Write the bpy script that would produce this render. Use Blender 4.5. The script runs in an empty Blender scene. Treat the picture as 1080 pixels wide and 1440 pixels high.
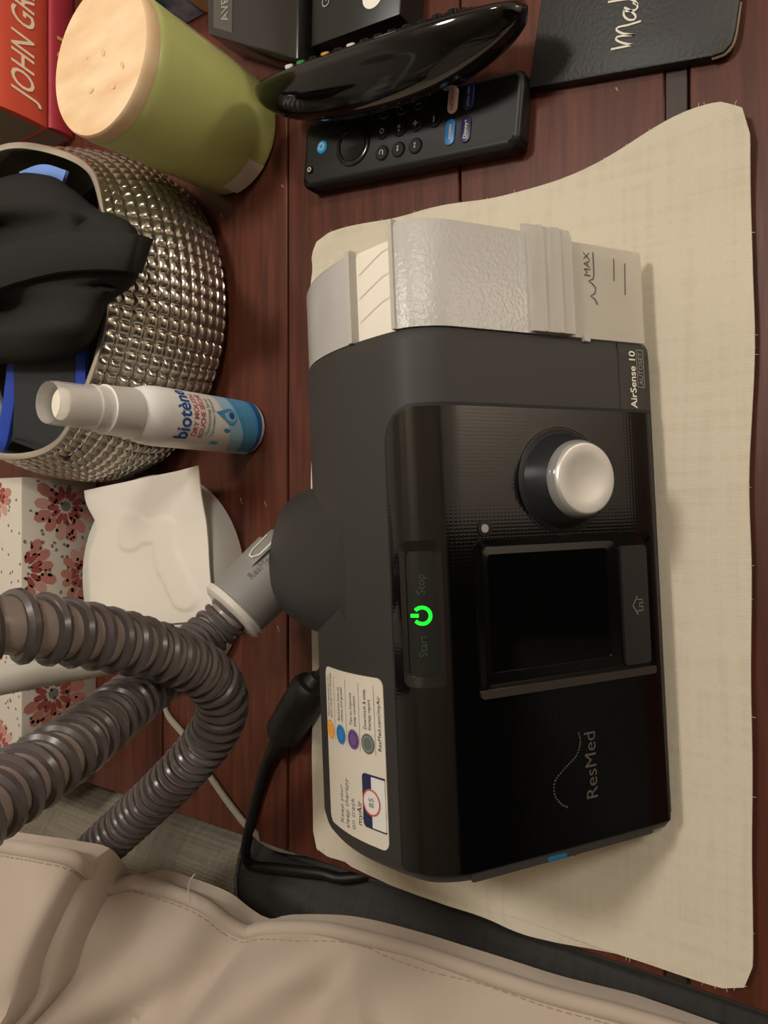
import bpy, bmesh, math, random
from mathutils import Vector, Matrix, noise

# ---------------------------------------------------------------- camera, world, light, exposure
SC = bpy.context.scene
COL = SC.collection
F, H, PITCH = 1040.0, 0.34, math.radians(56)
CP, SP = math.cos(PITCH), math.sin(PITCH)
cam_d = bpy.data.cameras.new('camera'); cam = bpy.data.objects.new('camera', cam_d); COL.objects.link(cam)
cam_d.sensor_fit = 'VERTICAL'; cam_d.sensor_height = 36; cam_d.sensor_width = 27; cam_d.lens = 36 * F / 1440
cam_d.clip_start = 0.01
cam.matrix_world = Matrix(((0, 1, 0, 0), (-SP, 0, -CP, 0), (-CP, 0, SP, H), (0, 0, 0, 1)))
SC.camera = cam
W = bpy.data.worlds.new('world'); SC.world = W; W.use_nodes = True
W.node_tree.nodes['Background'].inputs[0].default_value = (1, .82, .6, 1)
W.node_tree.nodes['Background'].inputs[1].default_value = 0.05
SC.view_settings.view_transform = 'Standard'; SC.view_settings.look = 'None'
SC.view_settings.gamma = 1; SC.view_settings.use_curve_mapping = False
SC.view_settings.exposure = 0.28

def area(name, loc, target, size, power, color):
    l = bpy.data.lights.new(name, 'AREA'); l.shape = 'DISK'; l.size = size; l.energy = power; l.color = color
    o = bpy.data.objects.new(name, l); COL.objects.link(o); o.location = loc
    o.rotation_euler = (Vector(target) - Vector(loc)).to_track_quat('-Z', 'Y').to_euler()
    return o
PEND = (0.36, 0.36, 1.00)
area('unseen_pendant_light', PEND, (PEND[0], PEND[1], 0), 0.16, 4.4, (1, .945, .87))  # main light; the pendant that carries it is unseen and put in for falloff
area('added_uplight', (PEND[0], PEND[1], PEND[2] + .17), (PEND[0], PEND[1], 3), 0.05, 2.6, (1, .945, .87))  # added upward fill, brightens the ceiling mirrored in the machine's top strip
CEIL = (0.95, -0.70, 1.66)
area('added_ceiling_light', CEIL, (CEIL[0], CEIL[1], 0), 0.30, 13, (1, .945, .87))  # added fill: lifts the wall mirrored in the front panel and the book spines

# ---------------------------------------------------------------- pixel helpers (1080 x 1440 photo)
CAM = Vector((0, 0, H)); FW = Vector((0, CP, -SP)); UP = Vector((0, SP, CP)); RT = Vector((1, 0, 0))
def ray(px, py): return FW + RT * ((720 - py) / F) + UP * ((540 - px) / F)
def at(px, py, z=0.0):
    r = ray(px, py); return CAM + r * ((z - H) / r.z)
def atd(px, py, d): return CAM + ray(px, py) * d
def atY(px, py, Y):
    r = ray(px, py); return CAM + r * (Y / r.y)

# ---------------------------------------------------------------- materials
def lin(h):
    h = h.lstrip('#'); v = [int(h[i:i + 2], 16) / 255 for i in (0, 2, 4)]
    return tuple(x / 12.92 if x <= .04045 else ((x + .055) / 1.055) ** 2.4 for x in v) + (1,)
MATS = {}
def mat(name, col, rough=.5, metal=0, spec=.5, bump=None, mottle=None, emit=0, coat=0, trans=0, alpha=1, sheen=0, sss=0, ior=1.45):
    """bump=(scale,strength,stretch xyz); mottle=(scale,colour2,amount,stretch xyz)"""
    if name in MATS: return MATS[name]
    m = bpy.data.materials.new(name); m.use_nodes = True; nt = m.node_tree; b = nt.nodes['Principled BSDF']
    c = lin(col)
    b.inputs['Base Color'].default_value = c; b.inputs['Roughness'].default_value = rough
    b.inputs['Metallic'].default_value = metal; b.inputs['Specular IOR Level'].default_value = spec
    b.inputs['IOR'].default_value = ior
    b.inputs['Coat Weight'].default_value = coat; b.inputs['Transmission Weight'].default_value = trans
    b.inputs['Alpha'].default_value = alpha; b.inputs['Sheen Weight'].default_value = sheen
    b.inputs['Subsurface Weight'].default_value = sss; b.inputs['Subsurface Scale'].default_value = .01
    if emit: b.inputs['Emission Color'].default_value = c; b.inputs['Emission Strength'].default_value = emit
    tc = nt.nodes.new('ShaderNodeTexCoord')
    def noise_tex(scale, stretch):
        mp = nt.nodes.new('ShaderNodeMapping'); mp.inputs['Scale'].default_value = stretch
        nt.links.new(tc.outputs['Object'], mp.inputs[0])
        n = nt.nodes.new('ShaderNodeTexNoise'); n.inputs['Scale'].default_value = scale; n.inputs['Detail'].default_value = 4
        nt.links.new(mp.outputs[0], n.inputs[0]); return n.outputs[0]
    if mottle:
        sc, c2, amt, st = mottle
        r = nt.nodes.new('ShaderNodeValToRGB'); r.color_ramp.elements[0].position = .35; r.color_ramp.elements[1].position = .35 + amt
        r.color_ramp.elements[0].color = lin(c2); r.color_ramp.elements[1].color = c
        nt.links.new(noise_tex(sc, st), r.inputs[0]); nt.links.new(r.outputs[0], b.inputs['Base Color'])
    if bump:
        sc, k, st = bump
        bp = nt.nodes.new('ShaderNodeBump'); bp.inputs['Strength'].default_value = k; bp.inputs['Distance'].default_value = .001
        nt.links.new(noise_tex(sc, st), bp.inputs['Height']); nt.links.new(bp.outputs[0], b.inputs['Normal'])
    MATS[name] = m; return m
def weave_mat(name, col, col2, pitch, rough=.9, k=.6, slub=True, axes=('X', 'Y')):
    """woven cloth: crossed thread waves for relief, slubs in the colour"""
    m = bpy.data.materials.new(name); m.use_nodes = True; nt = m.node_tree; b = nt.nodes['Principled BSDF']
    b.inputs['Roughness'].default_value = rough; b.inputs['Specular IOR Level'].default_value = .15
    tc = nt.nodes.new('ShaderNodeTexCoord'); hs = []
    for ax in axes:
        w = nt.nodes.new('ShaderNodeTexWave'); w.bands_direction = ax; w.inputs['Scale'].default_value = .314 / pitch
        w.inputs['Distortion'].default_value = 1.2; w.inputs['Detail'].default_value = 2; w.inputs['Detail Scale'].default_value = 1.5
        nt.links.new(tc.outputs['Object'], w.inputs[0]); hs.append(w.outputs[1])
    a = nt.nodes.new('ShaderNodeMath'); a.operation = 'MULTIPLY'; nt.links.new(hs[0], a.inputs[0]); nt.links.new(hs[1], a.inputs[1])
    bp = nt.nodes.new('ShaderNodeBump'); bp.inputs['Strength'].default_value = k; bp.inputs['Distance'].default_value = .0006
    nt.links.new(a.outputs[0], bp.inputs['Height']); nt.links.new(bp.outputs[0], b.inputs['Normal'])
    mix = None
    for st in ((14, 260, 30), (260, 14, 30)):
        mp = nt.nodes.new('ShaderNodeMapping'); mp.inputs['Scale'].default_value = st; nt.links.new(tc.outputs['Object'], mp.inputs[0])
        n = nt.nodes.new('ShaderNodeTexNoise'); n.inputs['Scale'].default_value = 1; n.inputs['Detail'].default_value = 2
        nt.links.new(mp.outputs[0], n.inputs[0])
        if mix is None: mix = n.outputs[0]
        else:
            q = nt.nodes.new('ShaderNodeMath'); q.operation = 'ADD'; nt.links.new(mix, q.inputs[0]); nt.links.new(n.outputs[0], q.inputs[1]); mix = q.outputs[0]
    r = nt.nodes.new('ShaderNodeValToRGB'); r.color_ramp.elements[0].position = .75; r.color_ramp.elements[1].position = 1.15 if False else 1.0
    r.color_ramp.elements[0].color = lin(col2); r.color_ramp.elements[1].color = lin(col)
    nt.links.new(mix, r.inputs[0]); nt.links.new(r.outputs[0], b.inputs['Base Color'])
    MATS[name] = m; return m
def clear_mat(name, col, rough, see, bump=None):
    """part see-through plastic: a share of straight transparency, the rest glossy tinted plastic"""
    m = mat(name, col, rough, spec=.6, bump=bump); nt = m.node_tree; b = nt.nodes['Principled BSDF']; out = nt.nodes['Material Output']
    t = nt.nodes.new('ShaderNodeBsdfTransparent'); mx = nt.nodes.new('ShaderNodeMixShader'); mx.inputs[0].default_value = see
    nt.links.new(b.outputs[0], mx.inputs[1]); nt.links.new(t.outputs[0], mx.inputs[2]); nt.links.new(mx.outputs[0], out.inputs[0])
    return m

# ---------------------------------------------------------------- mesh helpers
def add(name, verts, faces, m, parent=None, smooth=True, world=False, mats=None, fm=None):
    vs = [Vector(v) for v in verts]
    if world and parent is not None:
        pm = parent
        inv = wm(pm).inverted(); vs = [inv @ v for v in vs]
    me = bpy.data.meshes.new(name); me.from_pydata([tuple(v) for v in vs], [], faces); me.update()
    for mm in (mats or [m]): me.materials.append(mm)
    if fm:
        for p, i in zip(me.polygons, fm): p.material_index = i
    if smooth:
        for p in me.polygons: p.use_smooth = True
        try: me.set_sharp_from_angle(angle=math.radians(38))
        except Exception: pass
    o = bpy.data.objects.new(name, me); COL.objects.link(o)
    if parent is not None: o.parent = parent
    return o
def wm(o):
    mtx = o.matrix_basis.copy()
    while o.parent: o = o.parent; mtx = o.matrix_basis @ mtx
    return mtx
def thing(name, label, cat, loc=(0, 0, 0), rz=0, group=None):
    o = bpy.data.objects.new(name, None); COL.objects.link(o); o.empty_display_size = .01
    o.location = loc; o.rotation_euler = (0, 0, rz)
    o['label'] = label; o['category'] = cat
    if group: o['group'] = group
    return o
def tag(o, label, cat, group=None):
    o['label'] = label; o['category'] = cat
    if group: o['group'] = group
    return o
def boxm(x0, x1, y0, y1, z0, z1, bev=0, seg=2):
    bm = bmesh.new(); bmesh.ops.create_cube(bm, size=1)
    for v in bm.verts: v.co = Vector((x0 + (v.co.x + .5) * (x1 - x0), y0 + (v.co.y + .5) * (y1 - y0), z0 + (v.co.z + .5) * (z1 - z0)))
    if bev: bmesh.ops.bevel(bm, geom=bm.edges[:] + bm.verts[:], offset=bev, segments=seg, affect='EDGES', profile=.5)
    return take(bm)
def take(bm):
    bm.verts.ensure_lookup_table(); bmesh.ops.recalc_face_normals(bm, faces=bm.faces[:])
    for i, v in enumerate(bm.verts): v.index = i
    r = [v.co.copy() for v in bm.verts], [tuple(v.index for v in f.verts) for f in bm.faces]; bm.free(); return r
def prism(poly, z0, z1, bev=0, seg=2):
    bm = bmesh.new(); f = bm.faces.new([bm.verts.new((p[0], p[1], z0)) for p in poly])
    r = bmesh.ops.extrude_face_region(bm, geom=[f])
    for v in [g for g in r['geom'] if isinstance(g, bmesh.types.BMVert)]: v.co.z = z1
    if bev: bmesh.ops.bevel(bm, geom=bm.edges[:], offset=bev, segments=seg, affect='EDGES', profile=.5)
    return take(bm)
def rrect(cx, cy, w, h, r, n=5):
    out = []
    for sx, sy, a0 in ((1, 1, 0), (-1, 1, 90), (-1, -1, 180), (1, -1, 270)):
        for k in range(n + 1):
            a = math.radians(a0 + 90 * k / n)
            out.append((cx + sx * (w / 2 - r) + r * math.cos(a), cy + sy * (h / 2 - r) + r * math.sin(a)))
    return out
def lathe(prof, n=48, cap0=True, cap1=True):
    vs = []; fs = []
    for r, z in prof:
        for k in range(n):
            a = 2 * math.pi * k / n; vs.append((r * math.cos(a), r * math.sin(a), z))
    for j in range(len(prof) - 1):
        for k in range(n):
            fs.append((j * n + k, j * n + (k + 1) % n, (j + 1) * n + (k + 1) % n, (j + 1) * n + k))
    if cap0: fs.append(tuple(reversed(range(n))))
    if cap1: fs.append(tuple(range((len(prof) - 1) * n, len(prof) * n)))
    return vs, fs
def spline(pts, step=.004):
    pts = [Vector(p) for p in pts]; P = [pts[0] * 2 - pts[1]] + pts + [pts[-1] * 2 - pts[-2]]; out = []
    for i in range(1, len(P) - 2):
        a, b, c, d = P[i - 1:i + 3]; n = max(2, int((c - b).length / step))
        for k in range(n):
            t = k / n
            out.append(.5 * ((2 * b) + (c - a) * t + (2 * a - 5 * b + 4 * c - d) * t * t + (3 * b - a - 3 * c + d) * t ** 3))
    out.append(pts[-1]); return out
def frames(path):
    T = [(path[min(i + 1, len(path) - 1)] - path[max(i - 1, 0)]).normalized() for i in range(len(path))]
    n = T[0].orthogonal().normalized(); N = []
    for t in T:
        n = (n - t * n.dot(t)).normalized(); N.append(n)
    return T, N
def tube(path, rad, n=12, caps=True, flat=1.0, upv=None):
    T, N = frames(path); vs = []; fs = []
    for i, p in enumerate(path):
        r = rad(i) if callable(rad) else rad
        nn = N[i]
        if upv is not None: nn = (Vector(upv) - T[i] * T[i].dot(Vector(upv))).normalized()
        b = T[i].cross(nn)
        for k in range(n):
            a = 2 * math.pi * k / n; vs.append(p + nn * (r * flat * math.cos(a)) + b * (r * math.sin(a)))
    for i in range(len(path) - 1):
        for k in range(n): fs.append((i * n + k, i * n + (k + 1) % n, (i + 1) * n + (k + 1) % n, (i + 1) * n + k))
    if caps: fs.append(tuple(reversed(range(n)))); fs.append(tuple(range((len(path) - 1) * n, len(path) * n)))
    return vs, fs
def join(parts):
    vs = []; fs = []
    for v, f in parts:
        o = len(vs); vs += list(v); fs += [tuple(i + o for i in q) for q in f]
    return vs, fs
def glyphs(text, size, shear=0, bold=0, align='CENTER', sx=1.0):
    """lettering as a flat mesh in x,y, baseline 0; returns verts, faces"""
    cu = bpy.data.curves.new('lettering', 'FONT'); cu.body = text; cu.size = size; cu.shear = shear; cu.offset = bold * size
    cu.align_x = align; cu.resolution_u = 3
    o = bpy.data.objects.new('lettering', cu); COL.objects.link(o); bpy.context.view_layer.update()
    me = bpy.data.meshes.new_from_object(o.evaluated_get(bpy.context.evaluated_depsgraph_get()))
    vs = [(v.co.x * sx, v.co.y) for v in me.vertices]; fs = [tuple(p.vertices) for p in me.polygons]
    bpy.data.objects.remove(o); bpy.data.curves.remove(cu); bpy.data.meshes.remove(me)
    return vs, fs
def put_text(name, text, size, fn, m, parent, shear=0, bold=0, align='CENTER', sx=1.0, world=False):
    v, f = glyphs(text, size, shear, bold, align, sx)
    return add(name, [fn(a, b) for a, b in v], f, m, parent, smooth=False, world=world)
def disc(fn, cx, cy, r, n=20, r2=None):
    """disc or ring in a mapped plane"""
    if r2 is None: return [fn(cx + r * math.cos(2 * math.pi * k / n), cy + r * math.sin(2 * math.pi * k / n)) for k in range(n)], [tuple(range(n))]
    vs = [fn(cx + q * math.cos(2 * math.pi * k / n), cy + q * math.sin(2 * math.pi * k / n)) for q in (r, r2) for k in range(n)]
    return vs, [(k, (k + 1) % n, n + (k + 1) % n, n + k) for k in range(n)]
def polyfn(fn, pts): return [fn(*p) for p in pts], [tuple(range(len(pts)))]
def stroke(fn, pts, w):
    """ribbon of width w along a polyline in a mapped plane"""
    vs = []; fs = []; n = len(pts)
    for i, p in enumerate(pts):
        a = Vector(pts[max(0, i - 1)]); b = Vector(pts[min(n - 1, i + 1)]); d = (b - a)
        d = d.normalized() if d.length else Vector((1, 0)); q = Vector((-d.y, d.x)) * (w / 2); p = Vector(p)
        vs += [fn(*(p + q)), fn(*(p - q))]
    for i in range(n - 1): fs.append((2 * i, 2 * i + 1, 2 * i + 3, 2 * i + 2))
    return vs, fs
def pieces(name, list_vf, m, parent, world=False, smooth=False):
    v, f = join(list_vf); return add(name, v, f, m, parent, smooth=smooth, world=world)
def structure(name, vf, m, parent=None, smooth=False):
    o = add(name, vf[0], vf[1], m, parent, smooth); o['kind'] = 'structure'; return o

# ================================================================ THE SETTING
M_wall = mat('wall_paint', '#d4cdc2', .9, bump=(60, .15, (1, 1, 1)))
M_ceil = mat('ceiling_paint', '#d8cdb8', .95)
M_floor = mat('floor_wood', '#4a2f20', .5, mottle=(3, '#38231a', .3, (1, 9, 1)))
M_dark = mat('added_doorway_dark', '#0c0a09', .9)
FZ = -.62
structure('floor', boxm(-2.6, 1.7, -1.6, .95, FZ - .05, FZ), M_floor)
structure('ceiling', boxm(-2.6, 1.7, -1.6, .95, 1.75, 1.8), M_ceil)
structure('wall_back', boxm(-2.6, 1.7, .85, .95, FZ, 1.75), M_wall)
structure('wall_right', boxm(1.6, 1.7, -1.6, .85, FZ, 1.75), M_wall)
structure('wall_left', boxm(-2.7, -2.6, -1.6, .85, FZ, 1.75), M_wall)
vf = join([boxm(-2.6, -1.15, -1.7, -1.6, FZ, 1.75), boxm(.02, 1.6, -1.7, -1.6, FZ, 1.75), boxm(-1.15, .02, -1.7, -1.6, 1.43, 1.75)])
structure('wall_front', vf, M_wall)
structure('added_doorway_1', join([boxm(-1.21, -1.15, -1.6, -1.585, FZ, 1.49), boxm(.02, .08, -1.6, -1.585, FZ, 1.49), boxm(-1.15, .02, -1.6, -1.585, 1.43, 1.49)]), mat('added_door_frame', '#2a1a12', .5))  # doorway added so the front panel has a dark area to mirror
structure('added_hallway', join([boxm(-1.25, -1.15, -2.8, -1.7, FZ, 1.6), boxm(.02, .12, -2.8, -1.7, FZ, 1.6), boxm(-1.25, .12, -2.9, -2.8, FZ, 1.6), boxm(-1.25, .12, -2.9, -1.7, 1.6, 1.65), boxm(-1.25, .12, -2.9, -1.6, FZ - .05, FZ)]), mat('added_hallway_dark', '#3a332b', .9))  # hallway added behind the opening, kept dark for the same reflection
M_white_metal = mat('white_enamel', '#e8e4da', .4)
lf = thing('added_ceiling_lamp', 'unseen round white ceiling lamp added to brighten the front wall', 'lamp', (CEIL[0], CEIL[1], 1.75))
v, f = lathe([(.17, 0), (.17, -.05), (.165, -.06), (.158, -.06), (.155, -.05), (.155, -.02)], 40, True, True)
add('added_lamp_housing', v, f, M_white_metal, lf)
lf = thing('unseen_pendant_lamp', 'unseen white pendant lamp put over the bedside table as main light', 'lamp', (PEND[0], PEND[1], 1.75))
v, f = lathe([(.034, -.575), (.020, -.600), (.018, -.6), (.030, -.575)], 24, False, False); add('added_uplight_cup', v, f, M_white_metal, lf)  # cup made up to carry the added uplight
v, f = lathe([(.002, 0), (.002, -.60)], 8); add('lamp_cable', v, f, M_white_metal, lf)
v, f = lathe([(.010, -.60), (.03, -.62), (.09, -.70), (.125, -.755), (.122, -.755), (.086, -.70), (.028, -.625), (.010, -.61)], 40, False, False); add('lamp_shade', v, f, M_white_metal, lf)

lf = thing('added_floor_lamp', 'unseen white globe floor lamp added to brighten the wall by the doorway', 'lamp', (.62, -1.25, FZ))  # added glowing globe, lights the wall that the front panel reflects
v, f = lathe([(.13, 0), (.13, .012), (.12, .02), (.012, .026), (.011, .05), (.011, .62), (.03, .63), (.03, .645)], 32); add('stand', v, f, M_white_metal, lf)
n_ = 14; v, f = lathe([(.09 * math.sin(math.pi * (k + .5) / n_) + .001, .73 - .09 * math.cos(math.pi * (k + .5) / n_)) for k in range(n_)], 32)
add('globe', v, f, mat('added_globe_glow', '#fff0de', .5, emit=34), lf)

# ---- nightstand
M_wood = mat('dark_red_wood', '#603224', .42, coat=.0, spec=.35, mottle=(10, '#462318', .45, (2, 22, 8)), bump=(40, .12, (1, 10, 3)))
M_wood2 = mat('dark_red_wood_board', '#653626', .42, coat=.0, spec=.35, mottle=(9, '#4a261b', .45, (1.6, 24, 8)), bump=(40, .12, (1, 10, 3)))
M_groove = mat('dark_groove', '#1a0f0b', .7)
ns = thing('nightstand', 'dark reddish wooden bedside table with plank top under all the clutter', 'table', (.14, .36, FZ))
TX0, TX1 = -.206, .62
seams = [-.02, .0695, .182, .300, .415, .53, .64, .74]
for i, (a, b) in enumerate(zip(seams, seams[1:])):
    g = .0006 if i else 0
    v, f = boxm(TX0, TX1, a + (.0105 if i == 1 else g), b - g, -.022, 0, .0007, 1)
    add('top_plank', v, f, (M_wood, M_wood2)[i % 2], ns, world=True)
v, f = boxm(TX0, TX1, .0705, .0797, -.022, -.0006, .0004, 1); add('inlay_strip', v, f, mat('dark_inlay', '#3a2a22', .5, mottle=(9, '#2c1f1a', .4, (1.6, 24, 8))), ns, world=True)
v, f = boxm(TX0 + .004, TX1 - .004, seams[0] + .004, seams[-1] - .004, -.026, -.0035); add('top_core', v, f, M_groove, ns, world=True)
v, f = boxm(TX0 + .02, TX1 - .02, .0, .72, FZ + .1, -.026, .003); add('body', v, f, M_wood, ns, world=True)
for dz in (-.30, -.52):
    v, f = boxm(TX0 + .05, TX1 - .05, -.014, .0, dz, dz + .2, .003); dr = add('drawer', v, f, M_wood2, ns, world=True)
    v, f = lathe([(.004, 0), (.005, -.012), (.013, -.018), (.012, -.026), (.0, -.028)], 20)
    add('knob', [(x + .2, z - .014, y + dz + .1) for x, y, z in v], f, M_groove, dr, world=True)
for lx in (TX0 + .05, TX1 - .05):
    for ly in (.04, .68):
        v, f = boxm(lx - .025, lx + .025, ly - .025, ly + .025, FZ, FZ + .1, .003); add('leg', v, f, M_wood, ns, world=True)
# scuffs in the varnish
M_scuff = mat('varnish_scuff', '#a98a6c', .6)
rnd = random.Random(4); sc = []
for px, py, ln in ((455, 950, 14), (392, 1010, 10), (372, 705, 8), (338, 700, 9), (866, 123, 5), (310, 300, 6), (300, 330, 5), (396, 260, 4), (418, 960, 10), (390, 880, 9)):
    p = at(px, py, .0004); q = at(px + 3, py + ln, .0004); n = (q - p).normalized(); w = Vector((-n.y, n.x, 0)) * .00035
    add('scuff', [p - w, q - w * .4, q + w * .4, p + w], [(0, 1, 2, 3)], M_scuff, ns, smooth=False, world=True)

# ================================================================ PLACEMAT
M_linen = weave_mat('cream_linen', '#cdc3af', '#c8bda8', .0009, k=.3)
def sheet(fn, nu, nv, th):
    """a solid sheet: fn(u,v)->Vector top side; underside th lower"""
    vs = [fn(i / nu, j / nv) for j in range(nv + 1) for i in range(nu + 1)]
    n = len(vs); vs += [p - Vector((0, 0, th)) for p in vs]; fs = []
    w = nu + 1
    for j in range(nv):
        for i in range(nu):
            a = j * w + i; fs.append((a, a + 1, a + w + 1, a + w)); fs.append((n + a, n + a + w, n + a + w + 1, n + a + 1))
    edge = [i for i in range(nu)] + [j * w + nu for j in range(nv)] + [nv * w + i for i in range(nu, 0, -1)] + [j * w for j in range(nv, 0, -1)]
    for k, a in enumerate(edge):
        b = edge[(k + 1) % len(edge)]; fs.append((b, a, n + a, n + b))
    return vs, fs
def mat_edge(x0, x1, y0, y1, z, seed, wob):
    def fn(u, v):
        # u: left to right, v: near to far
        yn = y0; yf = y1
        x = x0 + (x1 - x0) * u; y = yn + (yf - yn) * v
        k = min(u, 1 - u) ; q = min(v, 1 - v)
        x += noise.noise(Vector((seed, v * 6, 0))) * wob * (1 if abs(u - .5) > .3 else 0) * (abs(u - .5) * 2) ** 4
        y += noise.noise(Vector((seed + 9, u * 6, 0))) * wob * (abs(v - .5) * 2) ** 4
        # rounded corners
        cu, cv = abs(u - .5) * 2, abs(v - .5) * 2
        e = max(0, cu - .93) / .07 * max(0, cv - .9) / .1
        x -= (1 if u > .5 else -1) * e * .003; y -= (1 if v > .5 else -1) * e * .003
        zz = z + .0007 * noise.noise(Vector((x * 22 + seed, y * 30, 1)))
        return Vector((x, y, zz))
    return fn
pm = thing('placemat', 'cream linen placemat under the black breathing machine', 'placemat', (-.02, .16, 0))
b1 = mat_edge(-.199, .161, .0445, .277, .0046, 3.1, .0018)
def upper(u, v):
    p = b1(u, v)
    d = max(0, (u - .88) / .12); p.y += .006 * d * (1 - v) * 0
    p.x += .010 * math.exp(-((v - .09) / .14) ** 2) * max(0, (u - .8) / .2) - .006 * math.exp(-((v - .42) / .2) ** 2) * max(0, (u - .8) / .2)
    p.z += .004 * max(0, (u - .85) / .15) ** 2 * math.exp(-((v - .05) / .25) ** 2)
    # soft pleats at the far right corner
    p.z += .0010 * math.sin(p.x * 330 + p.y * 120) * max(0, (v - .8) / .2) * max(0, (u - .8) / .2)
    return p
v, f = sheet(upper, 90, 64, .0016); add('upper_layer', v, f, M_linen, pm, world=True)
b2 = mat_edge(-.2055, .150, .055, .262, .0022, 7.7, .003)
def lower(u, v):
    p = b2(u, v); p.x += .006 * max(0, (v - .72) / .28) * (1 - u) + .011 * max(0, .35 - v) / .35 * (1 - u); return p
v, f = sheet(lower, 70, 50, .0016); add('lower_layer', v, f, M_linen, pm, world=True)
# frayed threads along the hems
fr = []; rnd = random.Random(11)
for k in range(70):
    t = rnd.random(); side = rnd.choice('lrn')
    p = {'l': upper(0, t), 'r': upper(1, t), 'n': upper(t, 0)}[side]
    d = {'l': Vector((-1, 0, 0)), 'r': Vector((1, 0, 0)), 'n': Vector((0, -1, 0))}[side]
    a = p - d * .001 - Vector((0, 0, .0008)); e = p + d * rnd.uniform(.0002, .0009) + Vector((rnd.uniform(-1, 1), rnd.uniform(-1, 1), 0)) * .001
    fr.append(tube([a, (a + e) / 2 + Vector((0, 0, .0003)), e], .00010, 4))
o = pieces('frayed_thread', fr, M_linen, pm, world=True); o['kind'] = 'stuff'

# ================================================================ BREATHING MACHINE
YAW = math.radians(2.8)
mz = .0058
dv = thing('breathing_machine', 'black bedside breathing machine with silver dial and clear water tub on cream placemat', 'machine', (0, .0795, mz), YAW)
CTRL = [(.006, .002), (.0, .006), (.0022, .012), (.0475, .0905), (.0525, .0985), (.060, .104), (.066, .1065), (.078, .1055), (.105, .099), (.131, .083), (.147, .06), (.151, .03), (.15, .002)]
CTRL = [(a, max(.0, b - mz * .8 * (b / .1065))) for a, b in CTRL]
def chaikin(p, n=3):
    p = [Vector(q) for q in p]
    for _ in range(n):
        o = [p[0]]
        for a, b in zip(p, p[1:]): o += [a * .75 + b * .25, a * .25 + b * .75]
        o.append(p[-1]); p = o
    return p
PR = chaikin(CTRL); SL = [0]
for a, b in zip(PR, PR[1:]): SL.append(SL[-1] + (b - a).length)
SMAX = SL[-1]
def prof(s):
    s = max(0, min(SMAX - 1e-6, s))
    lo = max(i for i in range(len(SL)) if SL[i] <= s); hi = min(lo + 1, len(PR) - 1)
    k = (s - SL[lo]) / max(1e-9, SL[hi] - SL[lo]); p = PR[lo].lerp(PR[hi], k)
    def nr(i):
        a = PR[max(0, i - 1)]; b = PR[min(len(PR) - 1, i + 1)]; d = (b - a).normalized(); return Vector((-d.y, d.x))
    n = (nr(lo).lerp(nr(hi), k)).normalized(); return p, n
def S(x, s, off=0.0):
    p, n = prof(s); q = p + n * off; return Vector((x, q.x, q.y))
SK = SMAX / .28356          # arc lengths below were measured on the first outline
def fS(off, x0=0, s0=0): return lambda a, b: S((x0 + a), (s0 + b) * SK, off)
def ol(x0, x1, s0, s1, r, n=5):
    """rounded outline in (x,s); r single or (bl,br,tr,tl); straight runs are subdivided so they follow the curve"""
    if not isinstance(r, tuple): r = (r,) * 4
    cs = [(x0 + r[0], s0 + r[0], r[0], 180), (x1 - r[1], s0 + r[1], r[1], 270), (x1 - r[2], s1 - r[2], r[2], 0), (x0 + r[3], s1 - r[3], r[3], 90)]
    out = []
    for i, (cx, cy, q, a0) in enumerate(cs):
        arc = [(cx + q * math.cos(math.radians(a0 + 90 * k / n)), cy + q * math.sin(math.radians(a0 + 90 * k / n))) for k in range(n + 1)]
        out += arc
        nx = cs[(i + 1) % 4]; e = (nx[0] + nx[2] * math.cos(math.radians(nx[3])), nx[1] + nx[2] * math.sin(math.radians(nx[3])))
        for k in range(1, 20): out.append((arc[-1][0] + (e[0] - arc[-1][0]) * k / 20, arc[-1][1] + (e[1] - arc[-1][1]) * k / 20))
    return out
def patch(x0, x1, s0, s1, r=0.001, off0=-.0005, off1=.0005, bev=.0003):
    """filled rounded patch lying on the machine's skin"""
    if not isinstance(r, tuple): r = (r,) * 4
    ns_ = 60; rows = []
    mb = max(r); vals = sorted(set([s0 + (s1 - s0) * k / ns_ for k in range(ns_ + 1)] + [s0 + mb * (1 - math.cos(math.pi / 2 * k / 6)) for k in range(7)] + [s1 - mb * (1 - math.cos(math.pi / 2 * k / 6)) for k in range(7)]))
    vs = []; fs = []; nx = 8
    for s in vals:
        def ins(rb, rt):
            q = 0
            if s - s0 < rb: q = max(q, rb - math.sqrt(max(0, rb * rb - (rb - (s - s0)) ** 2)))
            if s1 - s < rt: q = max(q, rt - math.sqrt(max(0, rt * rt - (rt - (s1 - s)) ** 2)))
            return q
        a = x0 + ins(r[0], r[3]); b = x1 - ins(r[1], r[2])
        rows.append((a, b, s))
    nr_ = len(rows)
    for a, b, s in rows:
        for i in range(nx + 1): vs.append(S(a + (b - a) * i / nx, s * SK, off1))
    w = nx + 1
    for j in range(nr_ - 1):
        for i in range(nx): fs.append((j * w + i, j * w + i + 1, (j + 1) * w + i + 1, (j + 1) * w + i))
    ring = [(0 * w + i) for i in range(nx)] + [j * w + nx for j in range(nr_ - 1)] + [(nr_ - 1) * w + i for i in range(nx, 0, -1)] + [j * w for j in range(nr_ - 1, 0, -1)]
    base = len(vs)
    def par(i): j, c = divmod(i, w); a, b, s = rows[j]; return a + (b - a) * c / nx, s
    for i in ring: x, s = par(i); vs.append(S(x, s * SK, off0))
    for k in range(len(ring)):
        k2 = (k + 1) % len(ring); fs.append((ring[k2], ring[k], base + k, base + k2))
    return vs, fs
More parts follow.
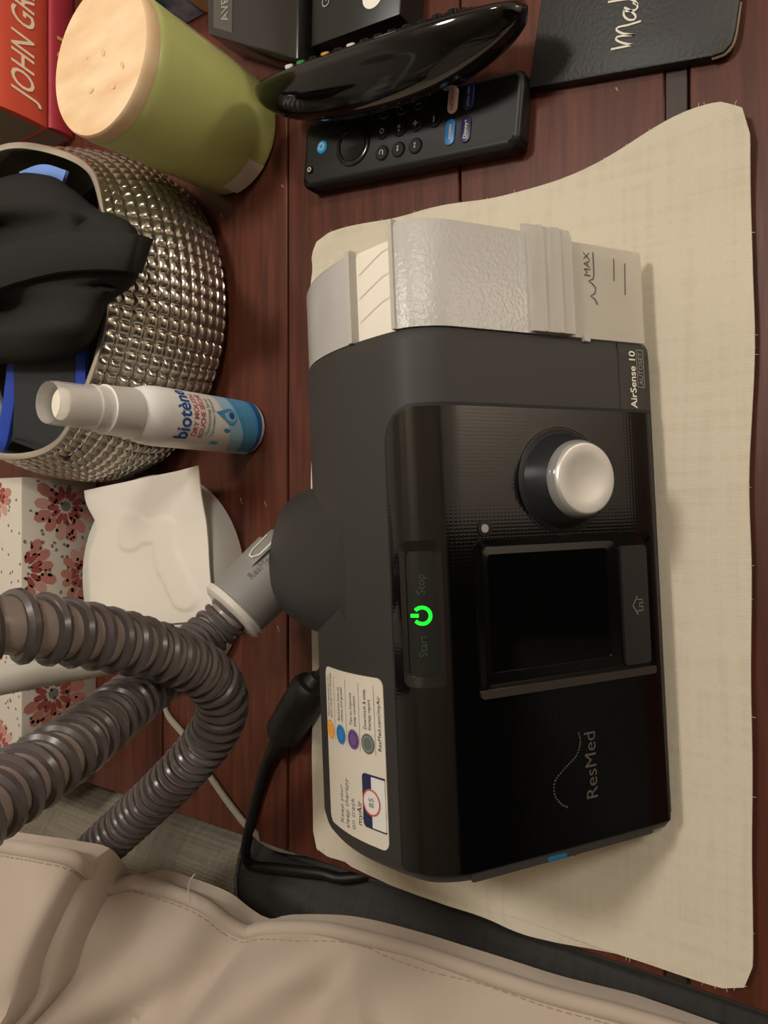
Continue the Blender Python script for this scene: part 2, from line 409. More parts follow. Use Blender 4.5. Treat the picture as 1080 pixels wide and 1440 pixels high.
def ring_patch(o_, i_, ro, ri, offs):
    """frame between two rounded outlines; offs = (outer low, outer top, inner top, inner low)"""
    A = ol(*o_, ro); B = ol(*i_, ri); n = len(A); e = .0006
    vs = [S(x, s * SK, offs[0]) for x, s in A] + [S(x, s * SK, offs[1]) for x, s in A] + [S(x, s * SK, offs[2]) for x, s in B] + [S(x, s * SK, offs[3]) for x, s in B]
    fs = []
    for q in range(3):
        for k in range(n): fs.append((q * n + k, q * n + (k + 1) % n, (q + 1) * n + (k + 1) % n, (q + 1) * n + k))
    return vs, fs
def loft_shell(sections):
    """closed shell: sections (x, inward offset) along the profile"""
    m_ = 90; vs = []; fs = []
    ss = [SMAX * k / m_ for k in range(m_ + 1)]
    for x, off in sections:
        for s in ss: vs.append(S(x, s, -off))
    w = m_ + 1
    for j in range(len(sections) - 1):
        for i in range(m_): fs.append((j * w + i, (j + 1) * w + i, (j + 1) * w + i + 1, j * w + i + 1))
        fs.append((j * w + m_, (j + 1) * w + m_, (j + 1) * w, j * w))
    fs.append(tuple(range(w))); fs.append(tuple(reversed(range((len(sections) - 1) * w, len(sections) * w))))
    return vs, fs
M_shell = mat('charcoal_matte_plastic', '#302e2b', .55, spec=.4, bump=(900, .05, (1, 1, 1)))
M_gloss = mat('gloss_black_plastic', '#0a0908', .12, spec=.8)
M_black = mat('black_gap', '#050505', .6)
def dotted_gloss():
    m = mat('gloss_black_dotted', '#050505', .09, spec=.9); nt = m.node_tree; b = nt.nodes['Principled BSDF']
    tc = nt.nodes.new('ShaderNodeTexCoord'); hs = []
    for ax in ('X', 'Z'):
        w = nt.nodes.new('ShaderNodeTexWave'); w.bands_direction = ax; w.inputs['Scale'].default_value = .314 / .0014
        nt.links.new(tc.outputs['Object'], w.inputs[0]); hs.append(w.outputs[1])
    a = nt.nodes.new('ShaderNodeMath'); a.operation = 'MULTIPLY'; nt.links.new(hs[0], a.inputs[0]); nt.links.new(hs[1], a.inputs[1])
    bp = nt.nodes.new('ShaderNodeBump'); bp.inputs['Strength'].default_value = .05; bp.inputs['Distance'].default_value = .0002
    nt.links.new(a.outputs[0], bp.inputs['Height']); nt.links.new(bp.outputs[0], b.inputs['Normal']); return m
M_dots = dotted_gloss()
v, f = loft_shell([(-.1345, .0060), (-.1335, .0030), (-.131, .0010), (-.127, 0), (.066, 0), (.0700, .0003), (.0718, .0012), (.0722, .003)])
body = add('body', v, f, M_shell, dv)
v, f = patch(-.1300, .0436, .0093, .1383, (.001, .001, .0140, .002), -.0006, .00022); add('panel_gap', v, f, M_black, dv)
v, f = patch(-.1293, .0422, .0103, .1370, (.001, .001, .0130, .002), -.0006, .0007); fascia = add('front_panel', v, f, M_dots, dv)
# side lip with memory card slot
v, f = patch(-.1330, -.1300, .020, .110, .001, -.002, .0002); lip = add('side_lip', v, f, M_shell, dv)
M_blue = mat('blue_card', '#1f5f88', .4)
v, f = patch(-.1326, -.1311, .0662, .0752, .0005, -.001, .0007); add('memory_card', v, f, M_blue, lip)
v, f = patch(-.1330, -.1305, .0615, .0630, .0003, -.001, .0008); add('slot_divider', v, f, M_shell, lip)
# seam and lettering on the right band
v, f = patch(.0425, .0715, .0262, .0266, .0001, -.0005, .0001); add('seam', v, f, M_black, body)
M_print = mat('white_print', '#e6e0d2', .6)
put_text('lettering', 'AirSense 10', .0050, fS(.0003, .0563, .0170), M_print, body, bold=.012)
M_print_dim = mat('grey_print', '#8f8a80', .6)
put_text('lettering', 'AUTOSET', .0032, fS(.0003, .0611, .0129), M_print_dim, body, sx=1.0)
A = fS(.0003)
pieces('lettering_frame', [stroke(A, q, .0003) for q in ([(.0532, .0122), (.0690, .0122)], [(.0690, .0122), (.0690, .0160)], [(.0690, .0160), (.0532, .0160)], [(.0532, .0160), (.0532, .0122)])], M_print_dim, body)
# --- dial
dx, ds = .0135, .0600
pc, nc = prof(ds * SK); nrm = Vector((0, nc.x, nc.y)); org = S(dx, ds * SK, .0007); tx = Vector((1, 0, 0)); ty = nrm.cross(tx) * 1
def onface(vf): return [org + tx * a + ty * b + nrm * c for a, b, c in vf[0]], vf[1]
M_knob = mat('dial_skirt', '#1f2022', .35)
M_chrome = mat('brushed_silver', '#cfccc6', .38, metal=.6)
M_clearring = mat('clear_ring', '#7c7a78', .12, spec=.8)
v, f = onface(lathe([(.0215, .0002), (.0210, -.0002), (.0195, .0009), (.0180, .0012)], 48, False, True)); add('dial_recess', v, f, M_black, dv)
v, f = onface(lathe([(.0190, .0008), (.0186, .002), (.0160, .0085), (.0150, .0105)], 48)); dial = add('dial', v, f, M_knob, dv)
v, f = onface(lathe([(.0152, .0100), (.0150, .0120), (.0142, .0132)], 48, False, True)); add('dial_ring', v, f, M_clearring, dial)
v, f = onface(lathe([(.0140, .0125), (.0139, .0140), (.0133, .0147), (.0126, .0148), (.0085, .0143), (.0035, .0139), (.0001, .0138)], 48)); add('dial_cap', v, f, M_chrome, dial)
# --- light sensor
v, f = patch(-.0072, -.0008, .0950, .1012, .0030, -.0003, .0011); add('sensor_rim', v, f, M_gloss, dv)
v, f = patch(-.0056, -.0024, .0966, .0998, .0015, -.0003, .00125); add('sensor', v, f, mat('sensor_grey', '#8c877f', .4), dv)
# --- display
v, f = ring_patch((-.0655, -.0082, .0150, .1030), (-.0625, -.0105, .0172, .1003), .003, .002, (.0005, .0016, .0012, .0008)); fr_ = add('display_frame', v, f, M_gloss, dv)
v, f = patch(-.0628, -.0102, .0170, .1005, .002, .0, .0009); add('display_bed', v, f, M_gloss, dv)
v, f = ring_patch((-.0612, -.0110, .0345, .1000), (-.0580, -.0138, .0392, .0980), .003, .0015, (.0008, .0014, .0016, .0011)); add('screen_bezel', v, f, M_gloss, dv)
M_screen = mat('dark_glass', '#060606', .05, spec=.6)
v, f = patch(-.0582, -.0136, .0390, .0982, .0012, .0005, .0012); add('screen', v, f, M_screen, dv)
M_chamfer = mat('bevel_highlight', '#332f2a', .22, spec=.8)  # lighter grey base colour paints in the highlight along the bevel
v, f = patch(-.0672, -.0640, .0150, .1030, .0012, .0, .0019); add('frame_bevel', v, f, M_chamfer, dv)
M_btn = mat('soft_black_button', '#181715', .45)
v, f = patch(-.0622, -.0135, .0180, .0322, .0015, .0, .0022); hb = add('home_button', v, f, M_btn, dv)
A = fS(.0024)
ic = [(-.0420, .0245), (-.0382, .0272), (-.0344, .0245)]
pieces('home_icon', [stroke(A, ic, .0006), stroke(A, [(-.0405, .0247), (-.0405, .0218), (-.0388, .0218), (-.0388, .0236), (-.0374, .0236), (-.0374, .0218), (-.0359, .0218), (-.0359, .0247)], .0005)], mat('icon_grey', '#6a665f', .5), hb)
# --- power button
v, f = ring_patch((-.0612, -.0075, .1165, .1318), (-.0575, -.0112, .1188, .1298), .003, .002, (.0005, .0022, .0016, .0003)); add('power_frame', v, f, M_gloss, dv)
v, f = patch(-.0577, -.0110, .1186, .1300, .0015, .0, .0012); pb = add('power_button', v, f, mat('power_button_black', '#161815', .25), dv)
M_led = mat('green_led', '#06d41c', .4, emit=2.4)
A = fS(.0014)
cx, cs_ = -.0350, .1243
arc = [(cx + .0030 * math.cos(math.radians(a)), cs_ + .0030 * math.sin(math.radians(a))) for a in range(130, 411, 14)]
pieces('power_light', [stroke(A, arc, .0013), stroke(A, [(cx, cs_ + .0012), (cx, cs_ + .0042)], .0013)], M_led, pb)
M_leddim = mat('dim_green_print', '#1c331c', .5)
put_text('lettering', 'Start', .0042, fS(.0014, -.0462, .1230), M_leddim, pb)
put_text('lettering', 'Stop', .0042, fS(.0014, -.0235, .1230), M_leddim, pb)
# maker's mark on the front
M_mark = mat('raised_chrome_print', '#6d6863', .3, metal=.5)
put_text('lettering', 'ResMed', .0082, fS(.0009, -.0995, .0495), M_mark, fascia, sx=1.02)
A = fS(.0010); dd = []
wav = spline([(-.0862, .0578, 0), (-.0895, .0572, 0), (-.0945, .0595, 0), (-.0985, .0655, 0), (-.1025, .0705, 0), (-.1075, .0712, 0), (-.1115, .0685, 0), (-.1135, .0655, 0)], .0011)
for p in wav: dd.append(disc(A, p.x, p.y, .00042, 8))
pieces('dotted_wave', dd, M_mark, fascia)
# --- sticker on the top
M_stick = mat('white_sticker', '#cfc6b6', .45)
v, f = patch(-.1255, -.0600, .1445, .1885, .0035, .0, .0004); st = add('sticker', v, f, M_stick, dv)
M_ink = mat('dark_ink', '#2b2a2c', .6); M_inkg = mat('grey_ink', '#77736c', .6)
rows = [(.1842, '#e09a3c', 'Patient education on', 'your sleep and therapy'), (.1738, '#2d76b0', 'Exclusive how-to', 'videos and guides'), (.1638, '#6b4a80', 'Tips to improve', 'sleep condition'), (.1543, '#5c6460', 'Downloads & sleep', 'therapy report')]
for i, (s_, c_, t1, t2) in enumerate(rows):
    v, f = disc(fS(.0006), -.0862, s_, .0040, 24); d_ = add('sticker_dot', v, f, mat('sticker_dot_%d' % i, c_, .5), st, smooth=False)
    v, f = disc(fS(.0007), -.0862, s_, .0030, 24, .0026); add('dot_ring', v, f, mat('dot_ring_%d' % i, ('#f0c070', '#1c5890', '#49305c', '#8a918c')[i], .5), d_, smooth=False)
    put_text('sticker_text', t1, .0025, fS(.0006, -.0808, s_ + .0005), M_ink, st, align='LEFT', sx=.80)
    put_text('sticker_text', t2, .0025, fS(.0006, -.0808, s_ - .0022), M_ink, st, align='LEFT', sx=.80)
pieces('sticker_rule', [stroke(fS(.0006), [(-.0900, q), (-.0630, q)], .0002) for q in (.1790, .1688, .1592, .1498)], M_inkg, st)
put_text('sticker_text', 'ResMed.com/myAir', .0028, fS(.0006, -.0880, .1463), M_ink, st, align='LEFT', sx=.95)
for k, t in enumerate(('Keep your', 'sleep therapy', 'on track')):
    put_text('sticker_text', t, .0042, fS(.0006, -.1225 if k != 1 else -.1232, .1740 - .0046 * k), M_inkg, st, align='LEFT', sx=.88)
put_text('sticker_text', 'myAir', .0044, fS(.0006, -.1195, .1598), M_ink, st, align='LEFT', sx=.88)
M_navy = mat('navy_print', '#1d2547', .4); M_pale = mat('pale_screen_print', '#d6d2cc', .4)
v, f = patch(-.1190, -.0980, .1452, .1588, (.0002, .0002, .002, .002), .0, .0006); ph = add('phone_picture', v, f, M_navy, st)
v, f = patch(-.1183, -.0987, .1452, .1530, .0003, .0, .0008); add('phone_screen', v, f, M_pale, ph)
v, f = disc(fS(.0010), -.1085, .1530, .0046, 28); add('score_face', v, f, M_pale, ph, smooth=False)
v, f = disc(fS(.0011), -.1085, .1530, .0052, 28, .0045); add('score_ring', v, f, mat('score_red', '#c8504a', .4), ph, smooth=False)
put_text('sticker_text', '85', .0040, fS(.0012, -.1085, .1516), M_inkg, ph)
# --- air outlet hood at the back
M_hood = mat('hood_plastic', '#2a2927', .5, spec=.4)
def hood():
    inv = wm(dv).inverted(); zb = (wm(dv) @ S(-.0165, .164 * SK)).z
    out = [(492, 688), (470, 685), (440, 687), (412, 699), (392, 725), (381, 765), (378, 800), (384, 832), (400, 859), (425, 879), (455, 891), (476, 892), (492, 886)]
    O3 = spline([Vector((a, b, 0)) for a, b in out], 5.0); n = len(O3)
    def ztop(px): return zb - .0006 + (.072 - zb) * max(0, (487 - px) / 109) ** 1.25
    vs = []; fs = []; K = 12; C = Vector((470, 788, 0))
    for j in range(K + 1):
        q = j / K
        for p in O3:
            c = C.lerp(p, q); edge = 1 if p.x < 486 else .15
            vs.append(at(c.x, c.y, ztop(c.x) - .012 * edge * (1 - math.sqrt(max(0, 1 - q ** 4))) + .0012 * (1 - q)))
    for dz, k in ((-.012, .97), (-.03, .9), (-.045, .82)):
        for p in O3:
            b_ = at(p.x, p.y, ztop(p.x) - .012 * (1 if p.x < 486 else .15)); c_ = at(C.x, C.y, ztop(C.x))
            vs.append(Vector((c_.x + (b_.x - c_.x) * k, c_.y + (b_.y - c_.y) * k, b_.z + dz)))
    K += 3
    for j in range(K):
        for k in range(n - 1): fs.append((j * n + k, j * n + k + 1, (j + 1) * n + k + 1, (j + 1) * n + k))
        fs.append((j * n + n - 1, j * n, (j + 1) * n, (j + 1) * n + n - 1))
    fs.append(tuple(range(K * n, K * n + n)))
    bm = bmesh.new(); V_ = [bm.verts.new(inv @ p) for p in vs]
    for q in fs: bm.faces.new([V_[i] for i in q])
    bmesh.ops.remove_doubles(bm, verts=bm.verts[:], dist=1e-6)
    return take(bm)
v, f = hood(); add('outlet_hood', v, f, M_hood, dv)
# --- water tub
M_frost = clear_mat('frosted_tub_plastic', '#bbb6b0', .26, .08, bump=(620, .35, (1, 1, 1)))
M_clear = clear_mat('clear_tub_plastic', '#c4bdae', .12, .25)
M_smooth = clear_mat('smooth_tub_plastic', '#b3afab', .22, .08)
M_cream = mat('cream_tub_plastic', '#e2dacb', .5)
M_rail = clear_mat('clear_rail_plastic', '#c4beb4', .12, .25)
tub = body
def seg_shell(x0, x1, s0, s1, inset, th, endr=.003):
    """thick curved slab following the profile between two arc positions, closed on all sides"""
    m_ = 40; vs = []; fs = []
    xs = [(x0, 0), (x1 - endr, 0), (x1 - endr * .3, endr * .3), (x1, endr)]
    ss = [s0 + (s1 - s0) * k / m_ for k in range(m_ + 1)]
    for x, d in xs:
        for s in ss: vs.append(S(x, s * SK, -inset - d))
        for s in ss: vs.append(S(x, s * SK, -inset - th))
    w = m_ + 1; W2 = 2 * w
    for j in range(len(xs) - 1):
        for i in range(m_):
            fs.append((j * W2 + i, (j + 1) * W2 + i, (j + 1) * W2 + i + 1, j * W2 + i + 1))
            fs.append((j * W2 + w + i, j * W2 + w + i + 1, (j + 1) * W2 + w + i + 1, (j + 1) * W2 + w + i))
        for i in (0, m_): fs.append((j * W2 + i, j * W2 + w + i, (j + 1) * W2 + w + i, (j + 1) * W2 + i))
    for j in (0, len(xs) - 1):
        for i in range(m_): fs.append((j * W2 + i, j * W2 + i + 1, j * W2 + w + i + 1, j * W2 + w + i))
    return vs, fs
def part_shell(name, *a, m=None, parent=dv, **k):
    v, f = seg_shell(*a, **k); bm = bmesh.new(); V_ = [bm.verts.new(p) for p in v]
    for q in f: bm.faces.new([V_[i] for i in q])
    v, f = take(bm); return add(name, v, f, m, parent)
# core
v, f = loft_shell([(.0700, .009), (.105, .009), (.108, .012)]); add('tub_core', v, f, mat('tub_inner_grey', '#bdb6aa', .5), dv)
part_shell('tub_back', .0716, .1085, .1560, .2450, .0006, .006, m=M_smooth)
part_shell('tub_back_rail', .0716, .1090, .1545, .1572, -.0004, .004, m=M_rail, endr=.001)
part_shell('tub_channel', .0716, .1092, .1312, .1550, .0035, .005, m=M_cream)
part_shell('tub_lid', .0722, .1140, .0690, .1318, .0004, .006, m=M_frost)
part_shell('tub_lid_edge', .0722, .1143, .1305, .1322, -.0006, .006, m=M_rail, endr=.001)
part_shell('tub_step', .0728, .1172, .0500, .0712, -.0016, .006, m=M_rail, endr=.0050)
part_shell('tub_step_rail', .0728, .1168, .0560, .0580, -.0020, .004, m=M_rail, endr=.0035)
part_shell('tub_step_rail', .0728, .1168, .0645, .0656, -.0021, .004, m=M_rail, endr=.0035)
part_shell('tub_window', .0722, .1125, .0100, .0505, .0004, .002, m=M_clear, endr=.002)
v, f = patch(.0735, .1095, .0105, .0480, .001, -.0075, -.0065); add('tub_water_wall', v, f, mat('tub_water_grey', '#bdb4a2', .3), dv)
# diagonal grooves of the channel
gr = []
for k in range(3):
    x_ = .080 + .0095 * k; gr.append(stroke(fS(-.0033), [(x_ + .0065, .1330), (x_ + .0055, .1390), (x_ + .003, .1455), (x_, .1530)], .0006))
pieces('channel_groove', gr, mat('channel_shade', '#d3c9b8', .6), dv)
M_max = mat('tub_print', '#4a4640', .6)
A = fS(-.0002)
put_text('lettering', 'MAX', .0048, fS(-.0002, .1030, .0392), M_max, dv, sx=1.0)
wv = [(.0866, .0360), (.0888, .0372), (.0900, .0395), (.0912, .0372), (.0935, .0365), (.0950, .0380), (.0962, .0402), (.0972, .0378), (.0990, .0372), (.1085, .0372)]
pieces('level_mark', [stroke(A, wv, .0006), stroke(A, [(.0975, .0262), (.1072, .0258)], .0005), stroke(A, [(.0922, .0203), (.1058, .0196)], .0005)], M_max, dv)
# clip between body and tub
v, f = patch(.0705, .0735, .0420, .0450, .0006, -.002, .0012); add('tub_clip', v, f, M_rail, dv)

# ================================================================ HOSE
D = .024
h1 = [(330, 858, .386), (302, 884, .383), (262, 918, .368), (200, 972, .325), (100, 1052, .268), (0, 1118, .232), (-70, 1160, .212), (-150, 1160, .21), (-215, 1080, .215), (-215, 970, .225), (-130, 895, .235), (-40, 878, .243), (40, 882, .256), (120, 893, .276), (200, 910, .300), (265, 933, .322), (304, 962, .338), (312, 1000, .350), (290, 1045, .362), (245, 1095, .375), (185, 1152, .392), (120, 1212, .408), (70, 1262, .435)]
hp = spline([atd(*q) for q in h1], .0015)
hs = thing('air_hose', 'ribbed grey brown air hose looping from the machine outlet to the bed', 'hose', at(300, 880, 0))
# the ring spacing changes: stretched on the left loop, tight elsewhere
L = [0]
for a, b in zip(hp, hp[1:]): L.append(L[-1] + (b - a).length)
HT, HN = frames(hp)
def pitch_at(l):
    t = l / L[-1]
    k = math.exp(-((t - .40) / .22) ** 2)
    return .0056 + .0058 * k
ph_ = 0; turns = []
coil = []; coil_r = []; l = 0; i = 0; na = 22
while l < L[-1] - .001:
    while L[i + 1] < l: i += 1
    k = (l - L[i]) / max(1e-9, L[i + 1] - L[i]); p = hp[i].lerp(hp[i + 1], k); n_ = HN[i].lerp(HN[i + 1], k).normalized(); b_ = HT[i].cross(n_)
    coil.append(p + n_ * (.0104 * math.cos(ph_)) + b_ * (.0104 * math.sin(ph_)))
    coil_r.append(.0019 + .0009 * (pitch_at(l) - .0056) / .0058); ph_ += 2 * math.pi / na; l += pitch_at(l) / na
M_coil = mat('hose_coil_grey', '#524a48', .27, spec=.5)
M_hosewall = mat('hose_wall_taupe', '#8b7d75', .30, spec=.5)
v, f = tube(coil, lambda j: coil_r[j], 8); add('coil', v, f, M_coil, hs, world=True)
v, f = tube(hp[::2], .0099, 24); add('hose_wall', v, f, M_hosewall, hs, world=True)
# cuff
M_cuff = mat('grey_cuff', '#807d78', .55); M_cuffring = mat('white_cuff_ring', '#cfc9bc', .45)
ca, cb = atd(398, 790, .398), atd(328, 860, .386)
cd = (cb - ca)
cpath = [ca + cd * t for t in (0, .12, .3, .5, .7, .88, .97, 1.0)]
cr = [.0185, .0185, .0184, .0182, .0178, .0175, .0170, .016]
v, f = tube(cpath, lambda j: cr[j], 36); cu_ = add('cuff', v, f, M_cuff, hs, world=True)
v, f = tube([cb - cd * .10, cb - cd * .06, cb + cd * .02, cb + cd * .06], lambda j: (.0165, .0188, .0188, .0168)[j], 36); add('cuff_ring', v, f, M_cuffring, hs, world=True)
# cuff release tab and embossed lettering
e1 = cd.normalized(); toc = (CAM - (ca + cb) / 2).normalized(); nn = (toc - e1 * toc.dot(e1)).normalized(); bb = e1.cross(nn)
tp = ca + nn * .006 + bb * (.0150 if (bb.x > 0) else -.0150)
def cufffn(a, b): 
    th = b / .0184; s_ = 1 if bb.x > 0 else -1
    return ca + e1 * a + nn * (.0187 * math.cos(th)) + bb * (s_ * .0187 * math.sin(th))
tabv = []
v, f = sheet(lambda u, w: cufffn(-.006 + .022 * u, .010 + .010 * w) + nn * (.0022 * math.sin(math.pi * u) ** .5), 10, 6, .002); add('release_tab', v, f, M_cuff, cu_, world=True)
pieces('tab_outline', [stroke(lambda a, b: cufffn(a, b) + nn * .0026, [(-.002, .0118), (.009, .0118), (.0125, .0140), (.0125, .0165), (.009, .0185), (-.002, .0188)], .0011)], M_cuffring, cu_, world=True)
put_text('lettering', 'ResMed', .0052, lambda a, b: cufffn(.013 - a, .0050 + b), mat('embossed_grey', '#67645f', .6), cu_, align='CENTER', world=True)

# ================================================================ BED, COVERS
M_dkfab = weave_mat('charcoal_cover_weave', '#3d3b38', '#373532', .0009, k=.15)
bed = thing('bed', 'bed beside the table with charcoal mattress cover', 'bed', (-1.0, -.2, FZ))
def mattress():
    # rounded box with a soft upper edge
    vs = []; fs = []; prof_ = [(-.222, FZ + .25), (-.216, -.30), (-.214, -.09), (-.217, -.05), (-.226, -.026), (-.242, -.014), (-.27, -.010), (-.4, -.008), (-1.2, -.008), (-1.8, -.02), (-1.84, -.09), (-1.84, FZ + .25)]
    ys = [-1.6, -1.0, -.4] + [-.2 + .02 * k for k in range(46)] + [.78]
    for y in ys:
        for k, (x, z) in enumerate(prof_):
            w = .004 * noise.noise(Vector((k * .7, y * 9, 2))) if 1 < k < 7 else 0
            vs.append((x + w, y, z + w * .6))
    n = len(prof_)
    for j in range(len(ys) - 1):
        for k in range(n - 1): fs.append((j * n + k, j * n + k + 1, (j + 1) * n + k + 1, (j + 1) * n + k))
        fs.append((j * n + n - 1, j * n, (j + 1) * n, (j + 1) * n + n - 1))
    fs.append(tuple(range(n))); fs.append(tuple(reversed(range((len(ys) - 1) * n, len(ys) * n))))
    return vs, fs
v, f = mattress(); bm = bmesh.new(); V_ = [bm.verts.new(p) for p in v]
for q in f: bm.faces.new([V_[i] for i in q])
v, f = take(bm); add('mattress', v, f, M_dkfab, bed, world=True)
v, f = boxm(-1.84, -.226, -1.6, .78, FZ + .1, FZ + .249, .01); add('bed_frame', v, f, M_wood, bed, world=True)
for lx in (-1.78, -.29):
    for ly in (-1.54, .72): v, f = boxm(lx - .04, lx + .04, ly - .04, ly + .04, FZ, FZ + .1, .004); add('leg', v, f, M_wood, bed, world=True)
# seam piping along the mattress edge
M_pipe = mat('dark_piping', '#3c3a36', .8)
pp = [Vector((-.2215 + .003 * noise.noise(Vector((y * 7, 0, 5))), y, -.026 + .004 * noise.noise(Vector((0, y * 8, 1))))) for y in [-.3 + .02 * k for k in range(32)]]
v, f = tube(pp, .0024, 8); add('piping', v, f, M_pipe, bed, world=True)
# knitted throw at the head end
M_knit = weave_mat('grey_knit', '#857c6d', '#7a7164', .0024, k=1.0)
def throw(u, w):
    y = .368 + .392 * u - .02 * math.sin(w * 9) * (1 - u) ** 3; x = -.2085 - .36 * w
    z = -.055 + .066 * (1 - math.exp(-w * 16)) + .03 * w
    z += .006 * noise.noise(Vector((x * 9, y * 9, 4))) + .012 * max(0, u - .2) - .016 * max(0, .35 - u) / .35 
    mp = [(-.60, -.008), (-.40, -.008), (-.27, -.010), (-.242, -.014), (-.226, -.026), (-.217, -.05), (-.214, -.09), (-.2, -.3)]
    for (xa, za), (xb, zb) in zip(mp, mp[1:]):
        if xa <= x <= xb: z = max(z, za + (zb - za) * (x - xa) / (xb - xa) + .0075)
    return Vector((x, y, z))
v, f = sheet(throw, 60, 90, .003); tag(add('knit_throw', v, f, M_knit, None), 'grey knitted throw tucked between table and cream comforter', 'blanket')

# comforter
M_comf = mat('cream_cotton', '#b5a698', .8, spec=.25, sheen=.2, bump=(35, .35, (1, 1, 1)), mottle=(12, '#ac9d8e', .4, (1, 1, 1)))
hem_px = [(-160, 1165, .13), (-80, 1178, .132), (0, 1192, .134), (60, 1202, .133), (105, 1213, .128), (135, 1242, .110), (160, 1250, .100), (185, 1243, .094), (235, 1256, .078), (285, 1276, .068), (318, 1300, .058), (345, 1314, .051), (375, 1308, .048), (450, 1309, .040), (520, 1324, .034), (580, 1340, .030), (640, 1360, .026), (760, 1400, .018), (880, 1432, .013), (1000, 1470, .010), (1150, 1530, .010), (1400, 1640, .010)]
hem = spline([at(*q) for q in hem_px], .004)
# folds: ridge lines from pixel to pixel with height and width
folds = [((330, 1322), (-80, 1450), .020, .016), ((190, 1258), (-80, 1345), .013, .014), ((345, 1330), (90, 1470), -.012, .014), ((430, 1322), (250, 1470), .015, .018), ((480, 1330), (370, 1470), -.010, .013),
         ((600, 1355), (470, 1480), .010, .022), ((720, 1400), (560, 1510), -.008, .015), ((150, 1252), (-60, 1310), -.010, .011), ((265, 1292), (-40, 1398), -.012, .012)]
FL = [(at(a[0], a[1], .06).xy, at(b[0], b[1], .09).xy, h_, w_) for a, b, h_, w_ in folds]
def fold_z(p):
    z = 0
    for a, b, h_, w_ in FL:
        d = b - a; t = max(0, min(1.4, (p - a).dot(d) / d.length_squared)); q = (p - (a + d * t)).length
        z += 2.1 * h_ * (.85 * math.exp(-(q / w_) ** 2) + .2 * math.exp(-math.sqrt(q * q + .003 ** 2) / (.8 * w_))) * min(1, t * 4 + .15) * (1 if t < 1 else max(0, 1 - (t - 1) / .4))
    return z
STITCH = []
def comforter():
    vs = []; fs = []; nw = 120; n = len(hem)
    for i, p in enumerate(hem):
        for j in range(nw + 1):
            t = j / nw; d = .95 * t ** 1.6
            x = p.x - d; y = p.y + .10 * d
            q = Vector((x, y))
            z = p.z + .045 * (1 - math.exp(-d / .05)) + .03 * (1 - math.exp(-d / .2)) * (1 - min(1, max(0, p.z * 6)))
            z += fold_z(q) * (1 - math.exp(-d / .018)) + .010 * noise.noise(Vector((x * 8, y * 8, 3))) * (1 - math.exp(-d / .06))
            z -= .004 * math.exp(-d / .006) * 0
            vs.append(Vector((x, y, z)))
            if j == 3: STITCH.append(Vector((x, y, z + .0003)))
    w = nw + 1; N = len(vs)
    vs2 = [Vector((a.x, a.y, max(-.0065, a.z - .02 - .0 * a.x))) if (k % w) else a - Vector((.004, 0, .006)) for k, a in enumerate(vs)]
    vs += vs2
    for i in range(n - 1):
        for j in range(nw):
            a = i * w + j; fs.append((a, a + 1, a + w + 1, a + w)); fs.append((N + a, N + a + w, N + a + w + 1, N + a + 1))
        for j in (0, nw): a = i * w + j; fs.append((a, a + w, N + a + w, N + a))
    for i in (0, n - 1):
        for j in range(nw): a = i * w + j; fs.append((a, a + 1, N + a + 1, N + a))
    bm = bmesh.new(); V_ = [bm.verts.new(p) for p in vs]
    for q in fs: bm.faces.new([V_[i] for i in q])
    return take(bm)
cf = thing('comforter', 'rumpled cream cotton comforter with piped hem lying on the bed', 'comforter', (-.6, .1, -.008))
v, f = comforter(); add('cover', v, f, M_comf, cf, world=True)
v, f = tube([p + Vector((.0005, 0, -.001)) for p in hem], .0038, 10); add('hem_piping', v, f, M_comf, cf, world=True)
st_ = []
for a, b in list(zip(STITCH, STITCH[1:])):
    st_.append(tube([a, a * .4 + b * .6], .0003, 5))
pieces('hem_stitch', st_, mat('brown_stitch', '#a08a70', .8), cf, world=True)
th_ = spline([atd(268, 1268, .372), atd(265, 1250, .372), atd(268, 1238, .371), atd(274, 1229, .370)], .002)
v, f = tube(th_, .0004, 5); add('loose_thread', v, f, M_comf, cf, world=True)

# ================================================================ LAMP BASE WITH PACKET
M_lampw = mat('white_lamp_plastic', '#d3d0c6', .42)
lb = thing('desk_lamp', 'white desk lamp with round base and slim stem behind the hose', 'lamp', (-.046, .405, 0))
v, f = lathe([(.069, 0), (.0715, .002), (.0715, .008), (.0708, .016), (.069, .0215), (.064, .0258), (.045, .0268), (.001, .0270)], 64, True, True); add('base', v, f, M_lampw, lb)
stem = spline([(-.1005, .430, .015), (-.099, .424, .06), (-.0955, .414, .115), (-.095, .412, .20), (-.095, .43, .34), (-.09, .50, .46), (-.075, .58, .50)], .006)
v, f = tube(stem, .0082, 20); add('stem', v, f, M_lampw, lb, world=True)
v, f = lathe([(.012, 0), (.013, .02), (.03, .028), (.058, .03), (.058, .038), (.02, .045), (.004, .045)], 40); add('lamp_head', [Vector(p) + Vector((-.06, .62, .48)) for p in v], f, M_lampw, lb, world=True)
